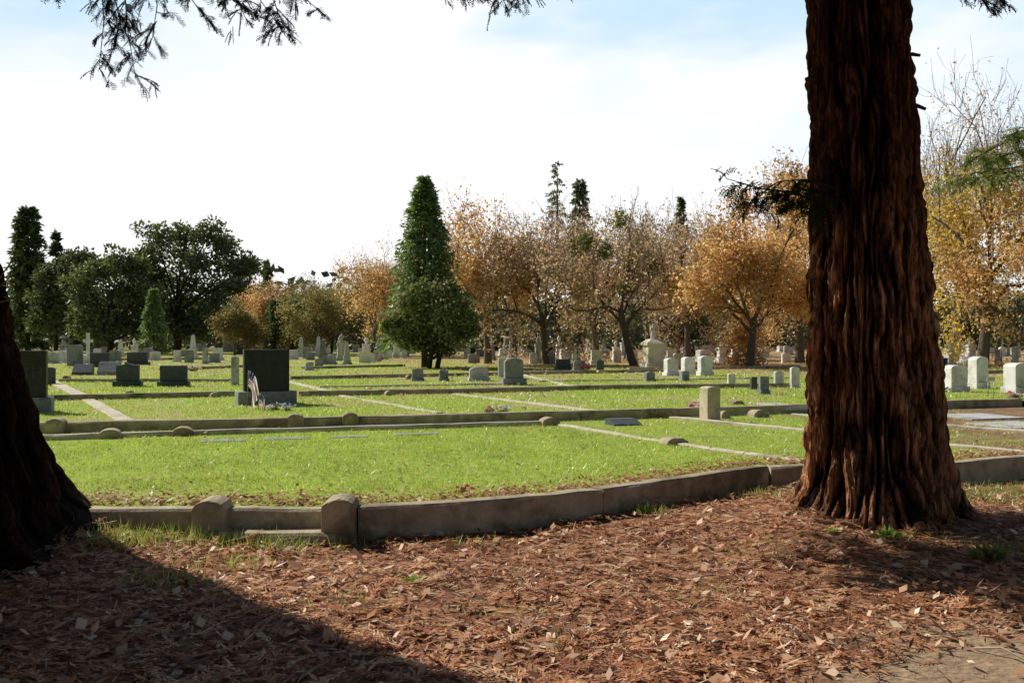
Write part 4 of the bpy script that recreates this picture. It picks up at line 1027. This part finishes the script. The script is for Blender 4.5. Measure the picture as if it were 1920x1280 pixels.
def wr(px, py, d): return ((px - 960) / F * d - RT[0], d - RT[1], CZ - (py - 640) * d / F)
for pts in ([(1740, -170, 6.6), (1790, -70, 6.4), (1830, -20, 6.3), (1850, 15, 6.3)], [(1740, -170, 6.6), (1840, -80, 6.4), (1875, -25, 6.3), (1885, 15, 6.3)], [(1760, -150, 6.5), (1780, -60, 6.4), (1790, -15, 6.3)]):
    s = Spray(); s.bough([wr(*q) for q in pts], .008, .14, .034, R, DK, 6, .7, .8); s.build(right_t)

left_t = empty('redwood_tree', (LT[0], LT[1], 0), 0, 'shadowed redwood trunk at the left edge of the view', 'tree')
redwood_trunk(left_t, [(-.1, 2.15), (.1, 1.86), (.22, 1.68), (.35, 1.56), (.6, 1.45), (.96, 1.33), (1.6, 1.15), (2.43, 1.04), (3.2, .85), (4, .74), (5, .68), (18, .25)], (0, 0), 360, zl, .10, 5, .11, .35)  # low brightness paints the trunk's shaded side into its bark colour
def crown(parent, clus, card=.42):
    Pq, Uq, Cq = [], [], []; mb = MB()
    for (x, y, z, r, n, hx) in clus:
        a = rng.normal(size=(n, 3)) * [r, r, r * .45]; Pq.append(a + [x, y, z]); Uq.append(rng.normal(size=(n, 3)) + [0, 0, -.5])
        Cq.append(pick(n, [(.03, .05, .018), (.05, .075, .022)], [.5, .5])); mb.tube([Vector((0, 0, hx)), Vector((x * .5, y * .5, (hx + z) / 2 + .2)), Vector((x, y, z))], [.07, .05, .02], 5)
    mb.build('branch', BARKD, parent); Pq = cat(Pq); leafmesh('crown', Pq, cat(Uq), card * rng.uniform(.6, 1.3, len(Pq)), card * .45, cat(Cq), M_needle, parent)
cl = []
for i in range(30):
    a = rng.uniform(0, 2 * PI); z = rng.uniform(7.6, 15); rr = rng.uniform(1, 4.2) * (1 - (z - 7) / 16)
    cl.append((rr * math.cos(a), min(rr * math.sin(a), 1.0), z, .7, 240, z - .6))
for i in range(48):  # unseen boughs added over the camera to keep sky light off the foreground
    cl.append((rng.uniform(-5, 4.5), rng.uniform(-12, -1), rng.uniform(6.0, 9.0), .95, 250, 8))
wx, wy = RT[0] - LT[0], RT[1] - LT[1]
for i in range(20):  # unseen boughs placed sunward to throw shade on the upper right trunk
    t = rng.uniform(7.2, 9.5); zt = 2.65 + rng.uniform(.35, 3.2) + t * math.tan(EL); sdv = rng.uniform(-.8, .8)
    cl.append((wx + sd.x * t + .56 * sdv, wy + sd.y * t + .83 * sdv, zt, .40, 400, 7.5))
for (gx, gy, t, r, nq) in ((2.9, 6.0, 9.6, .26, 110), (3.5, 5.9, 9.7, .28, 150), (4.1, 6.3, 9.6, .3, 180), (4.5, 7.0, 9.8, .35, 220)):   # unseen boughs added to dapple the ground at lower right
    cl.append((gx - LT[0] + sd.x * t, gy - LT[1] + sd.y * t, t * math.tan(EL), r, nq, 7.5))
crown(left_t, cl)
cl = []
for i in range(24):
    a = rng.uniform(0, 2 * PI); z = rng.uniform(7.6, 16); rr = rng.uniform(.6, 3) * (1 - (z - 7.5) / 16); cl.append((rr * math.cos(a) - .2, rr * math.sin(a) - .5, z, .6, 220, z - .5))
for i in range(30):  # more unseen boughs added to cut sky light from behind the camera
    cl.append((rng.uniform(-2, 5), rng.uniform(-12, -2), rng.uniform(6.0, 9.0), .95, 250, 8))
crown(right_t, cl)
def wl(px, py, d): return ((px - 960) / F * d - LT[0], d - LT[1], CZ - (py - 640) * d / F)
R = random.Random(11)
for pts in ([(60, -140, 5.6), (170, -60, 5.4), (235, 0, 5.3), (240, 60, 5.3), (255, 150, 5.3)],
            [(150, -120, 5.7), (280, -80, 5.6), (390, -50, 5.5), (480, -10, 5.5), (545, 80, 5.45)],
            [(200, -150, 6.0), (330, -60, 5.9), (360, 0, 5.9), (385, 35, 5.9)],
            [(300, -150, 5.9), (480, -80, 5.8), (550, -20, 5.8), (610, 30, 5.8)],
            [(100, -120, 5.8), (190, -40, 5.8), (195, 40, 5.8), (185, 135, 5.8)],
            [(200, -120, 5.5), (280, -40, 5.5), (295, 10, 5.5), (285, 75, 5.5)],
            [(400, -120, 5.6), (430, -60, 5.6), (445, 0, 5.6), (465, 45, 5.6)],
            [(240, -100, 5.6), (310, -50, 5.6), (410, -15, 5.5), (500, 40, 5.5)],
            [(90, -100, 5.4), (210, -30, 5.4), (225, 40, 5.4), (215, 95, 5.4)],
            [(420, -100, 5.9), (500, -40, 5.9), (520, 20, 5.9), (535, 60, 5.9)],
            [(20, -150, 5.3), (60, -70, 5.2), (90, -10, 5.2)]):
    s = Spray(); s.bough([wl(*q) for q in pts], .007, .15, .034, R, DK, 6, .7, .9); s.build(left_t)
for pts in ([(620, -160, 6.2), (780, -90, 6.2), (850, -40, 6.1), (890, -10, 6.1)], [(760, -150, 6.3), (880, -80, 6.3), (930, -30, 6.2), (945, 15, 6.2)], [(800, -160, 6.2), (980, -90, 6.2), (1020, -50, 6.1), (1050, -8, 6.1)], [(700, -150, 6.2), (800, -70, 6.2), (825, -20, 6.1)], [(760, -150, 6.3), (860, -80, 6.3), (960, -40, 6.2), (1000, -10, 6.2)]):
    s = Spray(); s.bough([wl(*q) for q in pts], .007, .15, .034, R, DK, 6, .5, .9); s.build(left_t)
SHM = stone('green_twig', (.12, .13, .04), (.2, .2, .07))
for (a, b, c) in (((-25, 560), (40, 500), (108, 452)), ((-25, 575), (45, 552), (95, 528)), ((-20, 550), (35, 470), (62, 425))):
    q = [Vector(wl(*z, 6.0)) for z in (a, b, c)]; mb = MB(); mb.tube(q, [.006, .004, .002], 4); sh = mb.build('shoot', SHM, left_t); Pq, Uq = [], []
    for i in range(14):
        t = R.random(); e = q[0].lerp(q[1], t * 2) if t < .5 else q[1].lerp(q[2], t * 2 - 1); Pq.append(tuple(e)); Uq.append((R.gauss(0, 1), R.gauss(0, 1), R.gauss(.3, .5)))
    leafmesh('shoot_leaves', np.array(Pq), np.array(Uq), .05, .012, pick(len(Pq), [(.22, .28, .06)], [1]), M_leaf, sh)

side_t = empty('redwood_tree', (9.6, 11.5, 0), 0, 'redwood just outside the right edge whose green boughs reach in', 'tree')
mb = MB(); mb.tube([Vector((0, 0, -.2)), Vector((0, 0, 1)), Vector((0, 0, 6)), Vector((0, 0, 15))], [.8, .55, .45, .15], 16); mb.build('trunk', BARKD, side_t)
GRN = [(.19, .29, .08), (.27, .36, .10), (.13, .20, .06)]
def ws(px, py, d): return ((px - 960) / F * d - 9.6, d - 11.5, CZ - (py - 640) * d / F)
for pts in ([(2140, 190, 10.5), (1990, 230, 10.2), (1890, 265, 10), (1830, 295, 9.9)], [(2140, 240, 10.7), (2000, 290, 10.4), (1900, 315, 10.2), (1790, 330, 10.1)], [(2140, 150, 10.3), (2000, 215, 10.1), (1930, 240, 10.0), (1890, 255, 9.9)], [(2140, 260, 10.9), (1980, 310, 10.5), (1880, 325, 10.4), (1830, 335, 10.3)], [(2140, 220, 10.9), (1980, 265, 10.5), (1890, 290, 10.4), (1850, 300, 10.3)]):
    s = Spray(); s.bough([ws(*q) for q in pts], .016, .30, .065, R, GRN, 10, .35, 1.0); s.build(side_t, 'bough', M_bough)

def plant(px, py, r, n, label, cols):
    d = CZ * F / (py - 640); x = (px - 960) / F * d; p = Vector((x, d, float(gh(x, d))))
    o = empty('weed_plant', p, 0, label, 'plant', 'small weeds in the leaf litter')
    u = rand_dirs(n); u[:, 2] = np.abs(u[:, 2]) * .9 + .15
    leafmesh('leaves', rng.normal(0, r * .3, (n, 3)) * [1, 1, .2] + [0, 0, .01], u, r * rng.uniform(.5, 1.1, n), r * .3, pick(n, cols, [1] * len(cols)), M_leaf, o)
GL = [(.20, .36, .06), (.30, .46, .10)]
plant(772, 1100, .07, 34, 'small bright green weed in the middle of the leaf litter', GL)
plant(1203, 972, .11, 46, 'dark leafy weed by the curved kerb', [(.09, .14, .04), (.16, .2, .06)])
plant(1665, 1025, .11, 40, 'leafy weed against the base of the right redwood', GL)
plant(1850, 1060, .16, 50, 'straggly weed at lower right beyond the redwood', [(.26, .26, .1), (.2, .24, .06)])
plant(1560, 1020, .08, 26, 'tiny weed in front of the right redwood roots', GL)
plant(1410, 920, .13, 44, 'leafy weed at the end of the curved kerb', [(.15, .22, .06), (.25, .28, .1)])
mb = MB(); mb.tube([Vector((0, 0, 0)), Vector((.10, -.08, .03)), Vector((.14, -.2, .015)), Vector((.3, -.26, .03))], [.006, .006, .005, .003], 6); o = mb.build('stick', plain('dry_stick', (.45, .36, .26), .8)); o.location = (2.4, 4.6, float(gh(2.4, 4.6)) + .01); tag(o, 'pale bent dry stick on bare dirt at lower right corner', 'stick')
